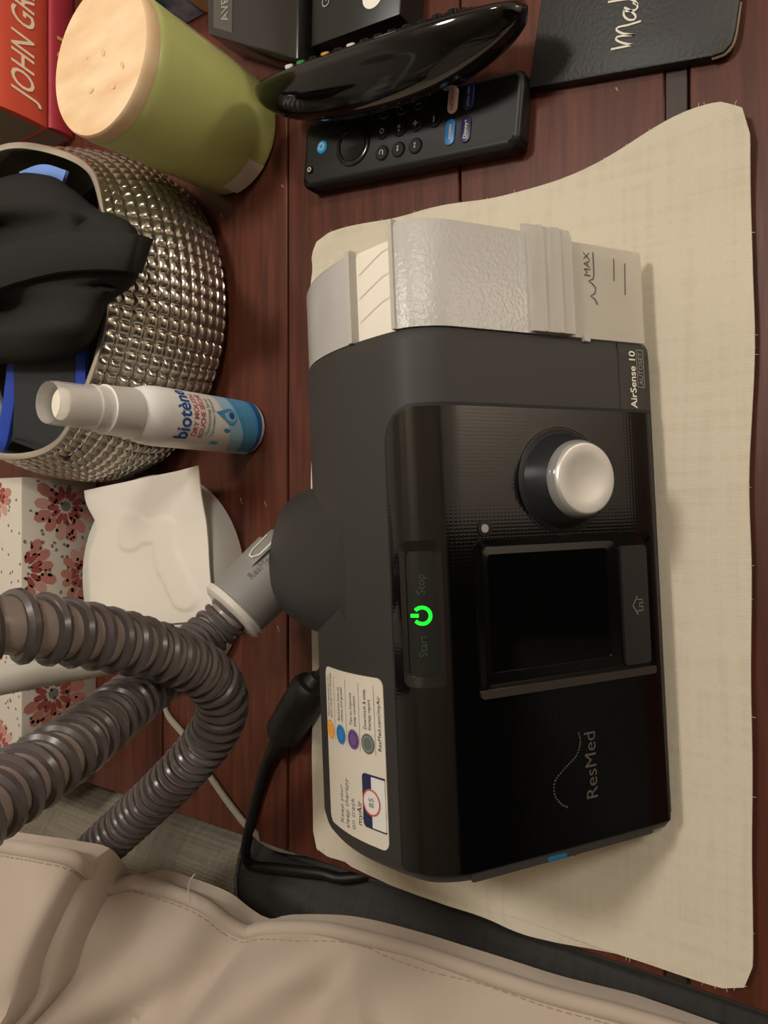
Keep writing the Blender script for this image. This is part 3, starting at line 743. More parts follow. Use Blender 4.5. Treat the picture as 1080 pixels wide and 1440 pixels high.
# packet
M_paper = mat('white_paper_packet', '#ddd5c8', .6, spec=.3, bump=(90, .15, (1, 1, 1)))
pq = [at(118, 690, .031), at(283, 655, .034), at(300, 872, .030), at(130, 885, .030)]
def caps(p, a, b, r):
    a, b, p = Vector(a), Vector(b), Vector(p); d = b - a; t = max(0, min(1, (p - a).dot(d) / d.length_squared)); return (p - (a + d * t)).length - r
def packet(u, w):
    p = pq[0].lerp(pq[1], u).lerp(pq[3].lerp(pq[2], u), w)
    px, py = 118 + 165 * u + 12 * w * u, 690 - 35 * u * (1 - w) + 190 * w
    d = min(caps((px, py), (182, 742), (186, 752), 22), caps((px, py), (190, 750), (232, 748), 16), caps((px, py), (232, 744), (240, 800), 16), caps((px, py), (240, 790), (262, 845), 18))
    k = 1 / (1 + math.exp(max(-30, min(30, d / 1.1)))); p = p + (pq[1] - pq[0]) * (.10 * (1 - u) * math.exp(-((w - .28) / .14) ** 2))
    e = min(u, 1 - u, w, 1 - w)
    p.z += .0011 * k + .0016 * (1 - math.exp(-e / .06)) + .0014 * noise.noise(Vector((u * 3, w * 3, 5))) + .004 * max(0, u - .8) * max(0, .35 - w) * 10
    return p
v, f = sheet(packet, 70, 80, .0008); tag(add('paper_packet', v, f, M_paper, None), 'white paper packet with a raised outline lying on the lamp base', 'packet')
# lamp cord
M_lcord = mat('grey_lamp_cord', '#8d8676', .45)
lc = [(-.0700, .372, .006)] + [tuple(at(*q)) for q in [(232, 985, .0035), (262, 1040, .0032), (300, 1100, .0032), (330, 1142, .0035), (352, 1168, .003), (385, 1192, -.008), (440, 1202, -.020)]]
o_ = Vector((.0022, .0008, 0)); lcs = spline(lc, .004)
v, f = join([tube(lcs, .0017, 8), tube([p + o_ for p in lcs], .0017, 8)]); add('cord', v, f, M_lcord, lb, world=True)

# ================================================================ POWER CORD
M_cord = mat('black_rubber', '#15140f', .5)
pc_ = thing('power_cord', 'black power cord with thick ferrite lump behind the machine', 'cord', at(400, 1020, 0))
kp = spline([atY(468, 925, .238), at(452, 948, .014), at(440, 962, .0125), at(400, 1030, .011), at(378, 1066, .0055), at(360, 1125, .0035), at(349, 1175, .0032), at(345, 1200, -.001), at(352, 1216, -.0065), at(385, 1221, -.0095), at(450, 1228, -.0125), at(495, 1234, -.020), Vector((-.2105, .215, -.06))], .004)
v, f = tube(kp, .0033, 12); add('cable', v, f, M_cord, pc_, world=True)
fa, fb = at(441, 960, .0125), at(396, 1036, .0122); fd = fb - fa
v, f = tube([fa - fd * .12, fa, fa + fd * .02, fa + fd * .1, fa + fd * .9, fa + fd * .98, fb, fb + fd * .35], lambda j: (.0042, .0062, .0095, .0115, .0115, .0098, .0062, .0036)[j], 28)
add('ferrite_bead', v, f, M_cord, pc_, world=True)

# ================================================================ CANDLE
M_green = mat('green_frosted_glass', '#cdd07c', .32, spec=.5, sss=.35, mottle=(9, '#bcc27c', .5, (1, 1, 1)))
M_greenrim = mat('green_glass_rim', '#a3a85c', .2)
M_pine = mat('pale_wood_lid', '#efd3ac', .55, mottle=(7, '#e0b98c', .30, (9, 3, 3)), bump=(60, .08, (10, 1, 1)))
cd_ = thing('candle_jar', 'frosted green glass candle jar with pale wooden lid', 'candle', (.239, .343, 0))
v, f = lathe([(.030, 0), (.0345, .0012), (.0365, .005), (.0395, .086), (.0400, .0905), (.0392, .0925), (.0380, .0925)], 72); add('glass_jar', v, f, M_green, cd_)
v, f = lathe([(.0378, .0915), (.0392, .0922), (.0396, .0935), (.0396, .0995), (.0388, .1008), (.0, .1010)], 72, True, False); lid = add('lid', v, f, M_pine, cd_)
# lid knots
M_knot = mat('wood_knot', '#dfb688', .6, mottle=(300, '#e4c094', .5, (1, 1, 1)))
kn = []
for a, b, w_, h_, r_ in ((.002, -.004, .0025, .0016, .6), (-.015, .006, .0012, .0022, .2), (-.018, -.012, .003, .0012, .9), (-.010, -.020, .0022, .0010, .5), (.004, .010, .0012, .0006, 1)):
    kn.append(([(a + w_ * math.cos(t) * math.cos(r_) - h_ * math.sin(t) * math.sin(r_), b + w_ * math.cos(t) * math.sin(r_) + h_ * math.sin(t) * math.cos(r_), .1012) for t in [2 * math.pi * k / 14 for k in range(14)]], [tuple(range(14))]))
pieces('knot', kn, M_knot, lid)
# white bar-code sticker near the foot
def jarfn(r_):
    def fn(th, z):
        rr = .0365 + (.0395 - .0365) * (z - .005) / .081 + r_; return (rr * math.cos(th), rr * math.sin(th), z)
    return fn
th0 = math.atan2(-.42, -.9)
G = jarfn(.0003); vs = []; fs = []
for j in range(5):
    for i in range(9): vs.append(G(th0 - .36 + .72 * i / 8, .003 + .013 * j / 4))
for j in range(4):
    for i in range(8): fs.append((j * 9 + i, j * 9 + i + 1, (j + 1) * 9 + i + 1, (j + 1) * 9 + i))
G = jarfn(.00025); vl = []; fl = []
for j in range(9):
    for i in range(17): vl.append(G(math.radians(-47 + 100 * i / 16), .018 + .052 * j / 8))
for j in range(8):
    for i in range(16): fl.append((j * 17 + i, j * 17 + i + 1, (j + 1) * 17 + i + 1, (j + 1) * 17 + i))
add('paper_label', vl, fl, mat('jar_label_white', '#e4dccd', .6), cd_)
sk = add('price_sticker', vs, fs, mat('jar_sticker_white', '#cfc5b4', .5), cd_)

# ================================================================ BASKET
M_silver = mat('silver_glaze', '#b7b0a4', .18, metal=.92)
M_rimsil = mat('silver_rim_glaze', '#c6beb0', .18, metal=.9)
bk = thing('woven_basket', 'silver glazed bowl with basket weave relief holding the sleep mask', 'bowl', (.131, .452, 0))
NB, NZ = 560, 96
def rimz(a): return .083 + .0045 * math.sin(3 * a + .6) + .003 * math.sin(5 * a + 1.0)
def brad(a, t):
    base = .104 + .006 * math.sin(math.pi * min(1, t * 1.15)) - .007 * t ** 2
    if t < .08: base -= .006 * (1 - t / .08) ** 2
    return base + .0016 * math.sin(5 * a + .6) * t ** 2
vs = []; fs = []
for j in range(NZ + 1):
    t = j / NZ
    for k in range(NB):
        a = 2 * math.pi * k / NB; z = .002 + (rimz(a) - .002) * t; r = brad(a, t)
        row = t * 12; col = a / (2 * math.pi) * 80; sh = 0
        cell = abs(math.sin(math.pi * row)) ** .4 * abs(math.sin(math.pi * (col + sh))) ** .4
        e = min(1, t / .05, (1 - t) / .06); r += .0019 * cell * e
        vs.append((r * math.cos(a), r * math.sin(a), z))
for j in range(NZ):
    for k in range(NB): fs.append((j * NB + k, j * NB + (k + 1) % NB, (j + 1) * NB + (k + 1) % NB, (j + 1) * NB + k))
fs.append(tuple(reversed(range(NB))))
add('outer_wall', vs, fs, M_silver, bk)
vs = []; fs = []; NR = 200
prof_in = [(1, 1.0, .0015), (1, 1.01, .001), (1, 1.015, -.001), (1, 1.010, -.0026), (1, .99, -.0034), (1, .8, -.0045), (1, .5, -.0045), (1, .2, -.007), (1, .08, -.02)]
for q, t, dr in prof_in:
    for k in range(NR):
        a = 2 * math.pi * k / NR; r = brad(a, min(1, t)) + dr; vs.append((r * math.cos(a), r * math.sin(a), .002 + (rimz(a) - .002) * t))
for j in range(len(prof_in) - 1):
    for k in range(NR): fs.append((j * NR + k, j * NR + (k + 1) % NR, (j + 1) * NR + (k + 1) % NR, (j + 1) * NR + k))
fs.append(tuple(range((len(prof_in) - 1) * NR, len(prof_in) * NR)))
add('rim', vs, fs, M_rimsil, bk)

# ---- sleep mask lying in the basket
M_foam = mat('black_foam_fabric', '#2a2927', .95, spec=.1, sheen=.0, bump=(700, .3, (1, 1, 1)))
mk = thing('sleep_mask', 'black padded sleep mask lying in the silver bowl', 'mask', (.15, .45, .06))
def mask():
    out = [(-70, 262), (-20, 255), (30, 243), (70, 246), (105, 268), (135, 292), (168, 305), (192, 322), (198, 352), (196, 385), (180, 408), (158, 422), (146, 448), (132, 480), (105, 500), (60, 510), (0, 512), (-60, 505), (-120, 480), (-150, 380), (-120, 290)]
    n = 84; O3 = spline([Vector((a, b, 0)) for a, b in out + out[:1]], 6.0)
    # resample to n
    LL = [0]
    for a, b in zip(O3, O3[1:]): LL.append(LL[-1] + (b - a).length)
    pts = []
    for k in range(n):
        l = LL[-1] * k / n; i = max(q for q in range(len(LL)) if LL[q] <= l); i = min(i, len(O3) - 2)
        pts.append(O3[i].lerp(O3[i + 1], (l - LL[i]) / max(1e-6, LL[i + 1] - LL[i])))
    C = Vector((40, 378, 0)); K = 26; vs = []; fs = []
    def hz(px, py, q):
        z = .082 + .026 * math.sqrt(max(0, 1 - q ** 3))
        z -= .020 * math.exp(-(((px - 2) / 42) ** 2 + ((py - 322) / 17) ** 2))
        z -= .018 * math.exp(-(((px - 0) / 46) ** 2 + ((py - 432) / 20) ** 2))
        z += .006 * math.exp(-(((px - 60) / 55) ** 2 + ((py - 285) / 20) ** 2)) + .005 * math.exp(-(((px - 70) / 50) ** 2 + ((py - 460) / 22) ** 2))
        z -= .006 * math.exp(-(((px - 118) / 14) ** 2 + ((py - 318) / 14) ** 2)) + .005 * math.exp(-(((px - 150) / 30) ** 2 + ((py - 402) / 5) ** 2))
        return z
    for j in range(K + 1):
        q = j / K
        for p in pts:
            c = C.lerp(p, math.sin(q * math.pi / 2) if False else q); vs.append(at(c.x, c.y, hz(c.x, c.y, q)))
    for p in pts: w_ = at(C.x + (p.x - C.x) * .97, C.y + (p.y - C.y) * .97, .078); vs.append(w_)
    for p in pts: vs.append(at(C.x + (p.x - C.x) * .8, C.y + (p.y - C.y) * .8, .074))
    for j in range(K + 2):
        for k in range(n): fs.append((j * n + k, j * n + (k + 1) % n, (j + 1) * n + (k + 1) % n, (j + 1) * n + k))
    fs.append(tuple(range((K + 2) * n, (K + 3) * n)))
    bm = bmesh.new(); V_ = [bm.verts.new(p) for p in vs]
    for q in fs: bm.faces.new([V_[i] for i in q])
    bmesh.ops.remove_doubles(bm, verts=bm.verts[:], dist=1e-6)
    return take(bm)
v, f = mask(); add('eye_pad', v, f, M_foam, mk, world=True)
def ribbon(path_px, half, th=.0012, arch=.001, n=8):
    """flat band along pixel path [(px,py,z)], width measured along image x"""
    C = spline([Vector(q) for q in path_px], 6) if False else None
    P = [Vector(q) for q in path_px]; fine = []
    Q = [P[0] * 2 - P[1]] + P + [P[-1] * 2 - P[-2]]
    for i in range(1, len(Q) - 2):
        a, b, c, d = Q[i - 1:i + 3]
        for k in range(8):
            t = k / 8; fine.append(.5 * ((2 * b) + (c - a) * t + (2 * a - 5 * b + 4 * c - d) * t * t + (3 * b - a - 3 * c + d) * t ** 3))
    fine.append(P[-1]); m_ = len(fine)
    def fn(u, w):
        x = u * (m_ - 1); i = min(m_ - 2, int(x)); p = fine[i].lerp(fine[i + 1], x - i); a = fine[max(0, i - 1)]; b = fine[min(m_ - 1, i + 2)]
        d = Vector((b.x - a.x, b.y - a.y)).normalized(); nrm_ = Vector((-d.y, d.x)); h_ = half(u) if callable(half) else half
        return at(p.x + nrm_.x * h_ * (2 * w - 1), p.y + nrm_.y * h_ * (2 * w - 1), p.z + arch * (1 - (2 * w - 1) ** 2))
    return sheet(fn, m_ * 2, n, th)
v, f = ribbon([(-120, 395, .110), (-40, 388, .1125), (20, 370, .1130), (80, 356, .1140), (140, 352, .1110), (175, 354, .1065), (193, 356, .0995), (200, 358, .088)], lambda u: 27 - 1 * u, .0035, .002); add('mask_strap', v, f, M_foam, mk, world=True)
# ---- blue-edged headgear band below the mask
M_band = mat('charcoal_band', '#2a2c2d', .9, bump=(600, .3, (1, 1, 1))); M_bluefab = mat('royal_blue_trim', '#2440a0', .85)
hg = thing('headgear_strap', 'charcoal headgear band with royal blue edges inside the silver bowl', 'strap', (.09, .47, .05))
cpx = [(62, 470, .074), (62, 510, .073), (62, 560, .072), (60, 600, .070), (58, 622, .068), (54, 634, .064)]
v, f = ribbon(cpx, lambda u: 44 - 4 * u, .002); add('band', v, f, M_band, hg, world=True)
for off, hw in ((-49, 9), (47, 8)):
    v, f = ribbon([(a - off - .12 * (b - 540) * (1 if off > 0 else .0), b, z - .001) for a, b, z in cpx], hw, .0022); add('blue_edge', v, f, M_bluefab, hg, world=True)
M_greyfab = mat('grey_lining', '#6d7480', .9)
v, f = ribbon([(-30, 505, .070), (-20, 550, .069), (-4, 600, .067), (12, 622, .064)], 16, .002); add('lining', v, f, M_greyfab, hg, world=True)
v, f = ribbon([(30, 250, .080), (60, 240, .084), (90, 248, .080)], 9, .002); tag(add('blue_tab', v, f, mat('light_blue_fabric', '#6f90d0', .8), None), 'light blue fabric tab peeking above the black sleep mask', 'tab')

# ================================================================ SPRAY BOTTLE
M_bottle = mat('white_bottle_plastic', '#ebe8e4', .28, spec=.5)
M_cap = clear_mat('clear_cap_plastic', '#e2dfda', .20, .62)
M_pump = mat('pump_white', '#e6ddcb', .45)
bt = thing('spray_bottle', 'small white mouth spray bottle with blue label beside silver bowl', 'bottle', (.053, .334, 0))
R_ = .0166
v, f = lathe([(.013, 0), (.0158, .0008), (R_, .003), (R_, .0725), (.0160, .0795), (.0142, .0850), (.0126, .0875), (.0124, .0885)], 56); add('bottle_body', v, f, M_bottle, bt)
v, f = lathe([(.0134, .0872), (.0136, .0885), (.0128, .1030), (.0130, .1035), (.0130, .1046), (.0120, .1050)], 48); add('collar', v, f, mat('collar_white', '#deDAd4', .35), bt)
v, f = lathe([(.0088, .1045), (.0085, .1235), (.0080, .1280), (.0030, .1290), (.0001, .1290)], 40); add('pump', v, f, M_pump, bt)
v, f = lathe([(.0123, .1045), (.0121, .1120), (.0114, .1128), (.0108, .131), (.0105, .1340), (.0102, .1350), (.0099, .1340), (.0100, .131), (.0105, .1125), (.0112, .1110), (.0114, .1045)], 48, False, False); add('clear_cap', v, f, M_cap, bt)
def bfn(off, dth=0, z0=0):
    return lambda a, b: ((R_ + off) * math.sin((a) / R_ + dth), -(R_ + off) * math.cos((a) / R_ + dth), z0 + b)
def cylpatch(a0, a1, zf0, zf1, off, n=24, mrow=6):
    g = bfn(off); vs = []; fs = []
    for j in range(mrow + 1):
        for i in range(n + 1):
            a = a0 + (a1 - a0) * i / n; z0_, z1_ = zf0(a), zf1(a); vs.append(g(a, z0_ + (z1_ - z0_) * j / mrow))
    w = n + 1
    for j in range(mrow):
        for i in range(n): fs.append((j * w + i, j * w + i + 1, (j + 1) * w + i + 1, (j + 1) * w + i))
    return vs, fs
M_b1 = mat('label_deep_blue', '#1c5c98', .35); M_b2 = mat('label_sky_blue', '#4f98c6', .35); M_b3 = mat('label_pale_blue', '#9cc3d8', .35)
e0, e1_ = -.0200, .0200
top3 = lambda a: .0310 + .006 * math.sin((a + .004) / .012)
lbl = add('label_wave', *cylpatch(e0, e1_, lambda a: .004, top3, .00012), M_b3, bt)
add('label_band', *cylpatch(e0, e1_, lambda a: .004, lambda a: .0215 + .005 * math.sin((a + .002) / .010), .00022), M_b2, bt)
add('label_band', *cylpatch(e0, e1_, lambda a: .004, lambda a: .0078 + .0012 * math.sin(a / .009), .00032), M_b1, bt)
pieces('label_swirl', [stroke(bfn(.0004), [(e0 + .002 * i, .010 + .0022 * q + .004 * math.sin((e0 + .002 * i + .002) / .011)) for i in range(21)], .0004) for q in range(4)], mat('label_swirl_pale', '#7fb6d8', .35), bt)
dr_ = [(.0030 + r_ * math.cos(t), .0302 + r_ * math.sin(t)) for t, r_ in [(math.radians(a), .0048) for a in range(150, 391, 12)]] + [(.0045, .0415)]
pieces('label_drop', [polyfn(bfn(.0005), dr_)], M_b2, bt)
dr2 = [(.0030 + .0030 * math.cos(math.radians(a)), .0298 + .0034 * math.sin(math.radians(a))) for a in range(0, 360, 15)]
pieces('label_drop_light', [polyfn(bfn(.0006), dr2)], M_b3, bt)
pieces('label_drop_core', [disc(bfn(.0007), .0034, .0296, .0022, 18)], M_b1, bt)
pieces('label_ray', [polyfn(bfn(.0005), [(-.0150, .0420), (-.0040, .0340), (-.0050, .0300), (-.0155, .0360)])], M_b2, bt)
M_bblue = mat('brand_blue_ink', '#1d4f96', .4); M_red = mat('red_ink', '#c8473f', .4)
put_text('lettering', 'biotène', .0130, bfn(.0003, .12, .0600), M_bblue, bt, bold=.02, sx=.80)
put_text('lettering', 'DRY MOUTH', .0050, bfn(.0003, .12, .0545), M_red, bt, bold=.015, sx=.9)
put_text('lettering', 'BOUCHE SÈCHE', .0048, bfn(.0003, .12, .0497), M_red, bt, bold=.015, sx=.8)
put_text('lettering', 'Moisturizing Spray', .0036, bfn(.0003, .1, .0458), M_inkg, bt, sx=.85)
put_text('lettering', 'Vaporisateur hydratant', .0032, bfn(.0003, .1, .0425), M_inkg, bt, sx=.8)

# ================================================================ TISSUE BOX
M_card = mat('white_card', '#c9c0b2', .75)
BX0, BX1, BY, BH = -.193, .024, .490, .0585
tb = thing('tissue_box', 'flat tissue box printed with red and coral flowers', 'box', (-.085, .545, 0))
v, f = boxm(BX0, BX1, BY, BY + .11, 0, BH, .0012, 2); add('carton', v, f, M_card, tb, world=True)
fl_cols = [mat('petal_red', '#9c4742', .7), mat('petal_coral', '#b9776a', .7), mat('petal_pink', '#c49484', .7)]
M_fgrey = mat('sprig_grey', '#77736d', .7)
rnd = random.Random(21)
def flower(fn, cx, cy, R, seed):
    r_ = random.Random(seed); out = [[], [], [], []]; n = 13
    for ring_, (ra, rb, wd) in enumerate(((.46, 1.0, .17), (.20, .58, .11))):
        for k in range(n):
            a = 2 * math.pi * (k + .5 * ring_) / n + r_.uniform(-.06, .06); q = r_.uniform(.9, 1.08); c = r_.choice((1, 1, 2)) if ring_ == 0 else 0
            pts = []
            for t in range(8):
                th = 2 * math.pi * t / 8; l = (ra + rb) / 2 + (rb - ra) / 2 * math.cos(th); w_ = wd * math.sin(th) * (.6 + .5 * l)
                pts.append((cx + R * q * (l * math.cos(a) - w_ * math.sin(a)), cy + R * q * (l * math.sin(a) + w_ * math.cos(a))))
            out[c].append(polyfn(fn, pts))
    out[3].append(disc(fn, cx, cy, R * .15, 10)); return out
front = lambda x, z: Vector((x, BY - .0002, z)); top = lambda x, y: Vector((x, y, BH + .0002))
def clip_fl(lists, test):
    return [[vf for vf in l if all(test(p) for p in vf[0])] for l in lists]
acc = [[], [], [], []]
inF = lambda p: BX0 + .0005 < p.x < BX1 - .0005 and .0005 < p.z < BH - .0005
inT = lambda p: BX0 + .0005 < p.x < BX1 - .0005 and BY + .0005 < p.y < BY + .1095
for px, py, rr in ((92, 712, .025), (34, 802, .024), (118, 808, .020), (75, 975, .026), (95, 890, .022), (30, 1075, .018), (110, 1055, .016)):
    p = atY(px, py, BY)
    for a, l in zip(acc, clip_fl(flower(front, p.x, p.z, rr, px + py), inF)): a += l
for px, py, rr in ((-5, 695, .020), (-8, 900, .018), (-30, 800, .02), (0, 1050, .02), (-40, 980, .02), (-60, 700, .02)):
    p = at(px, py, BH)
    for a, l in zip(acc, clip_fl(flower(top, p.x, p.y, rr, px + py * 3), inT)): a += l
for k in range(260):
    x, z = rnd.uniform(BX0, BX1), rnd.uniform(.002, BH); vf = polyfn(front, [(x + rnd.uniform(.0007, .0018) * math.cos(t), z + rnd.uniform(.0010, .0014) * math.sin(t)) for t in [2 * math.pi * q / 7 for q in range(7)]])
    if all(inF(p) for p in vf[0]): acc[3].append(vf)
    x, y = rnd.uniform(BX0, BX1), rnd.uniform(BY, BY + .11); vf = polyfn(top, [(x + .0011 * math.cos(t), y + .0009 * math.sin(t)) for t in [2 * math.pi * q / 7 for q in range(7)]])
    if all(inT(p) for p in vf[0]): acc[3].append(vf)
vs = []; fs = []; fm = []
for ci, l in enumerate(acc):
    for v, f in l:
        o_ = len(vs); vs += v; fs += [tuple(i + o_ for i in q) for q in f]; fm += [ci] * len(f)
o_ = add('floral_print', vs, fs, None, tb, smooth=False, world=True, mats=fl_cols + [M_fgrey], fm=fm)

# ================================================================ BOOKS
def book(name, label, x0, x1, y0, depth, z0, z1, cover, text, tcol, tsize, tz, shear, tx0, tsx=.70):
    t = thing(name, label, 'book', ((x0 + x1) / 2, y0 + depth / 2, z0))
    th = .0014; vs = []; fs = []
    # cover: C section with slightly rounded spine
    sec = []
    n = 10
    for k in range(n + 1):
        a = -math.pi / 2 + math.pi * k / n; sec.append((y0 + .003 - .003 * math.cos(a), (z0 + z1) / 2 + (z1 - z0) / 2 * math.sin(a) if abs(math.sin(a)) < 1 else (z0 if a < 0 else z1)))
    outer = [(y0 + depth, z0)] + sec + [(y0 + depth, z1)]
    inner = [(y0 + depth, z1 - th), (y0 + .006, z1 - th), (y0 + .006, z0 + th), (y0 + depth, z0 + th)]
    loop = outer + inner
    for x in (x0, x1): vs += [(x, a, b) for a, b in loop]
    m_ = len(loop)
    for k in range(m_): fs.append((k, (k + 1) % m_, m_ + (k + 1) % m_, m_ + k))
    fs.append(tuple(range(m_))); fs.append(tuple(reversed(range(m_, 2 * m_))))
    bm = bmesh.new(); V_ = [bm.verts.new(p) for p in vs]
    for q in fs: bm.faces.new([V_[i] for i in q])
    v, f = take(bm); c = add('cover', v, f, cover, t, world=True)
    v, f = boxm(x0 + .0004, x1 - .003, y0 + .006, y0 + depth - .003, z0 + th, z1 - th); add('page_block', v, f, mat('page_edges', '#8d8375', .9, bump=(900, .5, (1, 1, 20))), t, world=True)
    put_text('spine_title', text, tsize, lambda a, b: Vector((tx0 + a, y0 - .0004, tz + b)), tcol, c, shear=shear, align='LEFT', sx=tsx, bold=.006, world=True)
    return t
M_redbk = mat('orange_red_cover', '#cf4a36', .38, mottle=(5, '#d8583f', .6, (1, 1, 14))); M_redbk2 = mat('crimson_cover', '#a72f3c', .45)
M_cream_ink = mat('cream_ink', '#f2e2c4', .5); M_gold = mat('gold_ink', '#e6bd6a', .4)
book('red_book', 'thick orange red book with cream title lying on the crimson one', .2875, .52, .517, .15, .0212, .0650, M_redbk, 'JOHN GRISHAM', M_cream_ink, .0250, .0335, .28, .300)
book('crimson_book', 'crimson book with gold title under the orange red book', .2885, .52, .516, .15, 0, .0208, M_redbk2, 'DAN', M_gold, .0165, .0045, 0, .308, 1.45)

# ================================================================ DARK BOXES AND FOLDER AT THE RIGHT
M_blk = mat('black_card', '#1c1a18', .35, spec=.45, bump=(25, .12, (1, 1, 1)))
M_wrap = mat('black_wrapped_card', '#23211f', .18, spec=.6, bump=(14, .35, (1, 1, 1)))
M_greyp = mat('grey_panel', '#4b4944', .4)
A_, B_ = at(418, 84, .028), at(292, 48, .028)
E2 = Vector((.999, -.02, 0))
p1 = [A_.xy, (A_ + E2 * .15).xy, (B_ + E2 * .14 + Vector((0, .01, 0))).xy, B_.xy]
ab = thing('wrapped_box', 'black shrink-wrapped box with grey title panel behind the remotes', 'box', (A_.x + .06, A_.y + .03, 0))
v, f = prism(p1, 0, .028, .0015, 2); add('carton', v, f, M_wrap, ab, world=True)
q1, q2 = at(300, 38, .0283), at(326, 46, .0283)
pn = [q1.xy, q2.xy, (q2 + E2 * .1).xy, (q1 + E2 * .1).xy]
v, f = prism(pn, .0279, .0283); add('title_panel', v, f, M_greyp, ab, world=True)
t0 = at(322, 27, .0286)
put_text('lettering', 'AVE', .0080, lambda a, b: t0 + Vector((a, b + .001, 0)), M_print_dim, ab, align='LEFT', world=True, bold=.01)
p2 = [at(437, 66, .022).xy, at(562, 20, .022).xy]
p2 = [p2[0], p2[1], p2[1] + Vector((.14, -.012)), p2[0] + Vector((.13, -.004))]
bb2 = thing('black_box', 'flat black box with white round emblem behind the glossy remote', 'box', (.31, .225, 0))
v, f = prism(p2, 0, .022, .001, 2); add('carton', v, f, M_blk, bb2, world=True)
g0 = at(463, 8, .0224); put_text('lettering', 'G', .0075, lambda a, b: g0 + Vector((a, b, 0)), M_print_dim, bb2, align='LEFT', world=True)
e0_ = at(524, -6, .0224); v, f = disc(lambda a, b: e0_ + Vector((a, b, 0)), 0, 0, .0065, 24); add('emblem', v, f, M_print, bb2, world=True, smooth=False)
# tan and blue book edges behind the candle
tbk = thing('tan_book', 'tan and blue book partly hidden behind the green candle', 'book', (.40, .37, 0))
v, f = boxm(.330, .47, .372, .392, 0, .030, .001, 1); add('cover', v, f, mat('blue_white_cover', '#9fb0c4', .5, mottle=(60, '#3a5a8a', .2, (1, 1, 1))), tbk, world=True)
v, f = boxm(.330, .471, .3530, .3718, .0, .031, .0008, 1); add('spine', v, f, mat('tan_spine', '#b99a72', .5), tbk, world=True)

fo = thing('black_folder', 'flat black folder with white chalk handwriting beside the placemat', 'folder', (.3, .1, 0))
c1, c2, c3 = at(742, 124, .006), at(1016, 78, .006), at(1038, 40, .006)
xd = (c1 - c2); 
poly = [at(742, 124, .006).xy] + [at(*q, .006).xy for q in ((1000, 79), (1018, 73), (1029, 60), (1034, 42), (1040, 0))]
poly += [(poly[-1] + Vector((.16, -.028))), (poly[0] + Vector((.18, -.03)))]
v, f = prism(list(reversed(poly)), 0, .006, .0009, 2); add('cover', v, f, mat('black_leatherette', '#201e1b', .5, bump=(500, .25, (1, 1, 1))), fo, world=True)
M_edge = mat('worn_edge', '#7a6a50', .6)
ed = [Vector((p.x, p.y, .0040)) for p in poly[1:6]]
v, f = tube(spline(ed, .003), .0007, 6); add('worn_edge', v, f, M_edge, fo, world=True)
M_chalk = mat('chalk_white', '#d9d2c4', .9)
def chk(cx, cy): return at(700 + .352 * cx, .352 * cy, .0064)
ws = [[(452, 197), (540, 179)], [(540, 179), (500, 172), (474, 160), (476, 148), (500, 143), (546, 139)], [(546, 139), (500, 134), (474, 120), (482, 108), (520, 100), (572, 84)], [(505, 40), (503, 60), (520, 78), (545, 78), (550, 62), (530, 42), (505, 30)], [(505, 45), (550, 40), (558, 22), (540, 10)], [(558, 18), (530, -4), (440, 8)]]
pieces('handwriting', [stroke(lambda a, b: Vector((a, b, .0064)), [tuple(q.xy) for q in spline([chk(*p) for p in s_], .002)], .0009) for s_ in ws], M_chalk, fo, world=True)

# ================================================================ STREAMING REMOTE
M_rem = mat('remote_black', '#161514', .42, spec=.4)
ra, rb = at(437, 263, .013), at(723, 206, .013)
ax = (ra - rb); ax.z = 0; rl = ax.length + .004; axn = ax.normalized(); pr = Vector((axn.y, -axn.x, 0))   # axn towards the far end, pr to the right
rl += .005; rc = (ra + rb) / 2 + pr * .0185 + axn * .0025; rot = math.atan2(axn.y, axn.x) - math.pi / 2
fr2 = thing('streaming_remote', 'slim matte black streaming remote with blue button and app keys on the wood', 'remote', (rc.x, rc.y, 0), rot)
RW, RT_ = .0365, .0135
v, f = prism(rrect(0, 0, RW, rl, .005, 6), 0, RT_, .003, 3); add('case', v, f, M_rem, fr2)
inv_r = wm(fr2).inverted()
def rl_(px, py): p = inv_r @ at(px, py, RT_ + .0005); return p.x, p.y
flat = lambda z: (lambda a, b: Vector((a, b, z)))
M_key = mat('key_black', '#0f0e0e', .35); M_legend = mat('key_legend', '#c9c5bc', .5)
def key(px, py, r, m=None):
    x, y = rl_(px, py); v, f = lathe([(r, -.001), (r, .0006), (r * .85, .0011), (r * .01, .0011)], 22)
    o = add('button', [(a + x, b + y, c + RT_) for a, b, c in v], f, m or M_key, fr2); return o, x, y
M_alexa = mat('cyan_key', '#2a9fd6', .3)
k_, x, y = key(453, 207, .0036, M_alexa); v, f = disc(flat(RT_ + .0013), x, y, .0020, 20, .0013); add('key_icon', v, f, M_legend, k_, smooth=False)
k_, x, y = key(436, 239, .0022); v, f = disc(flat(RT_ + .0013), x, y, .0013, 16, .0008); add('key_icon', v, f, M_legend, k_, smooth=False)
x, y = rl_(496, 204)
v, f = lathe([(.0112, -.001), (.0112, .0008), (.0104, .0013), (.0090, .0012), (.0086, .0006), (.0084, -.0005)], 40, False, False); add('direction_ring', [(a + x, b + y, c + RT_) for a, b, c in v], f, mat('ring_gloss', '#1c1b1b', .15), fr2)
v, f = lathe([(.0084, -.001), (.0082, .0008), (.0060, .0006), (.0001, .0002)], 36); add('select_button', [(a + x, b + y, c + RT_) for a, b, c in v], f, M_key, fr2)
icons = {(541, 157): '≡', (566, 151): '^', (590, 144): 'o', (538, 185): 'O', (562, 181): '»', (585, 174): '+', (611, 168): '−', (537, 215): 'n', (560, 210): '«', (584, 205): 'x'}
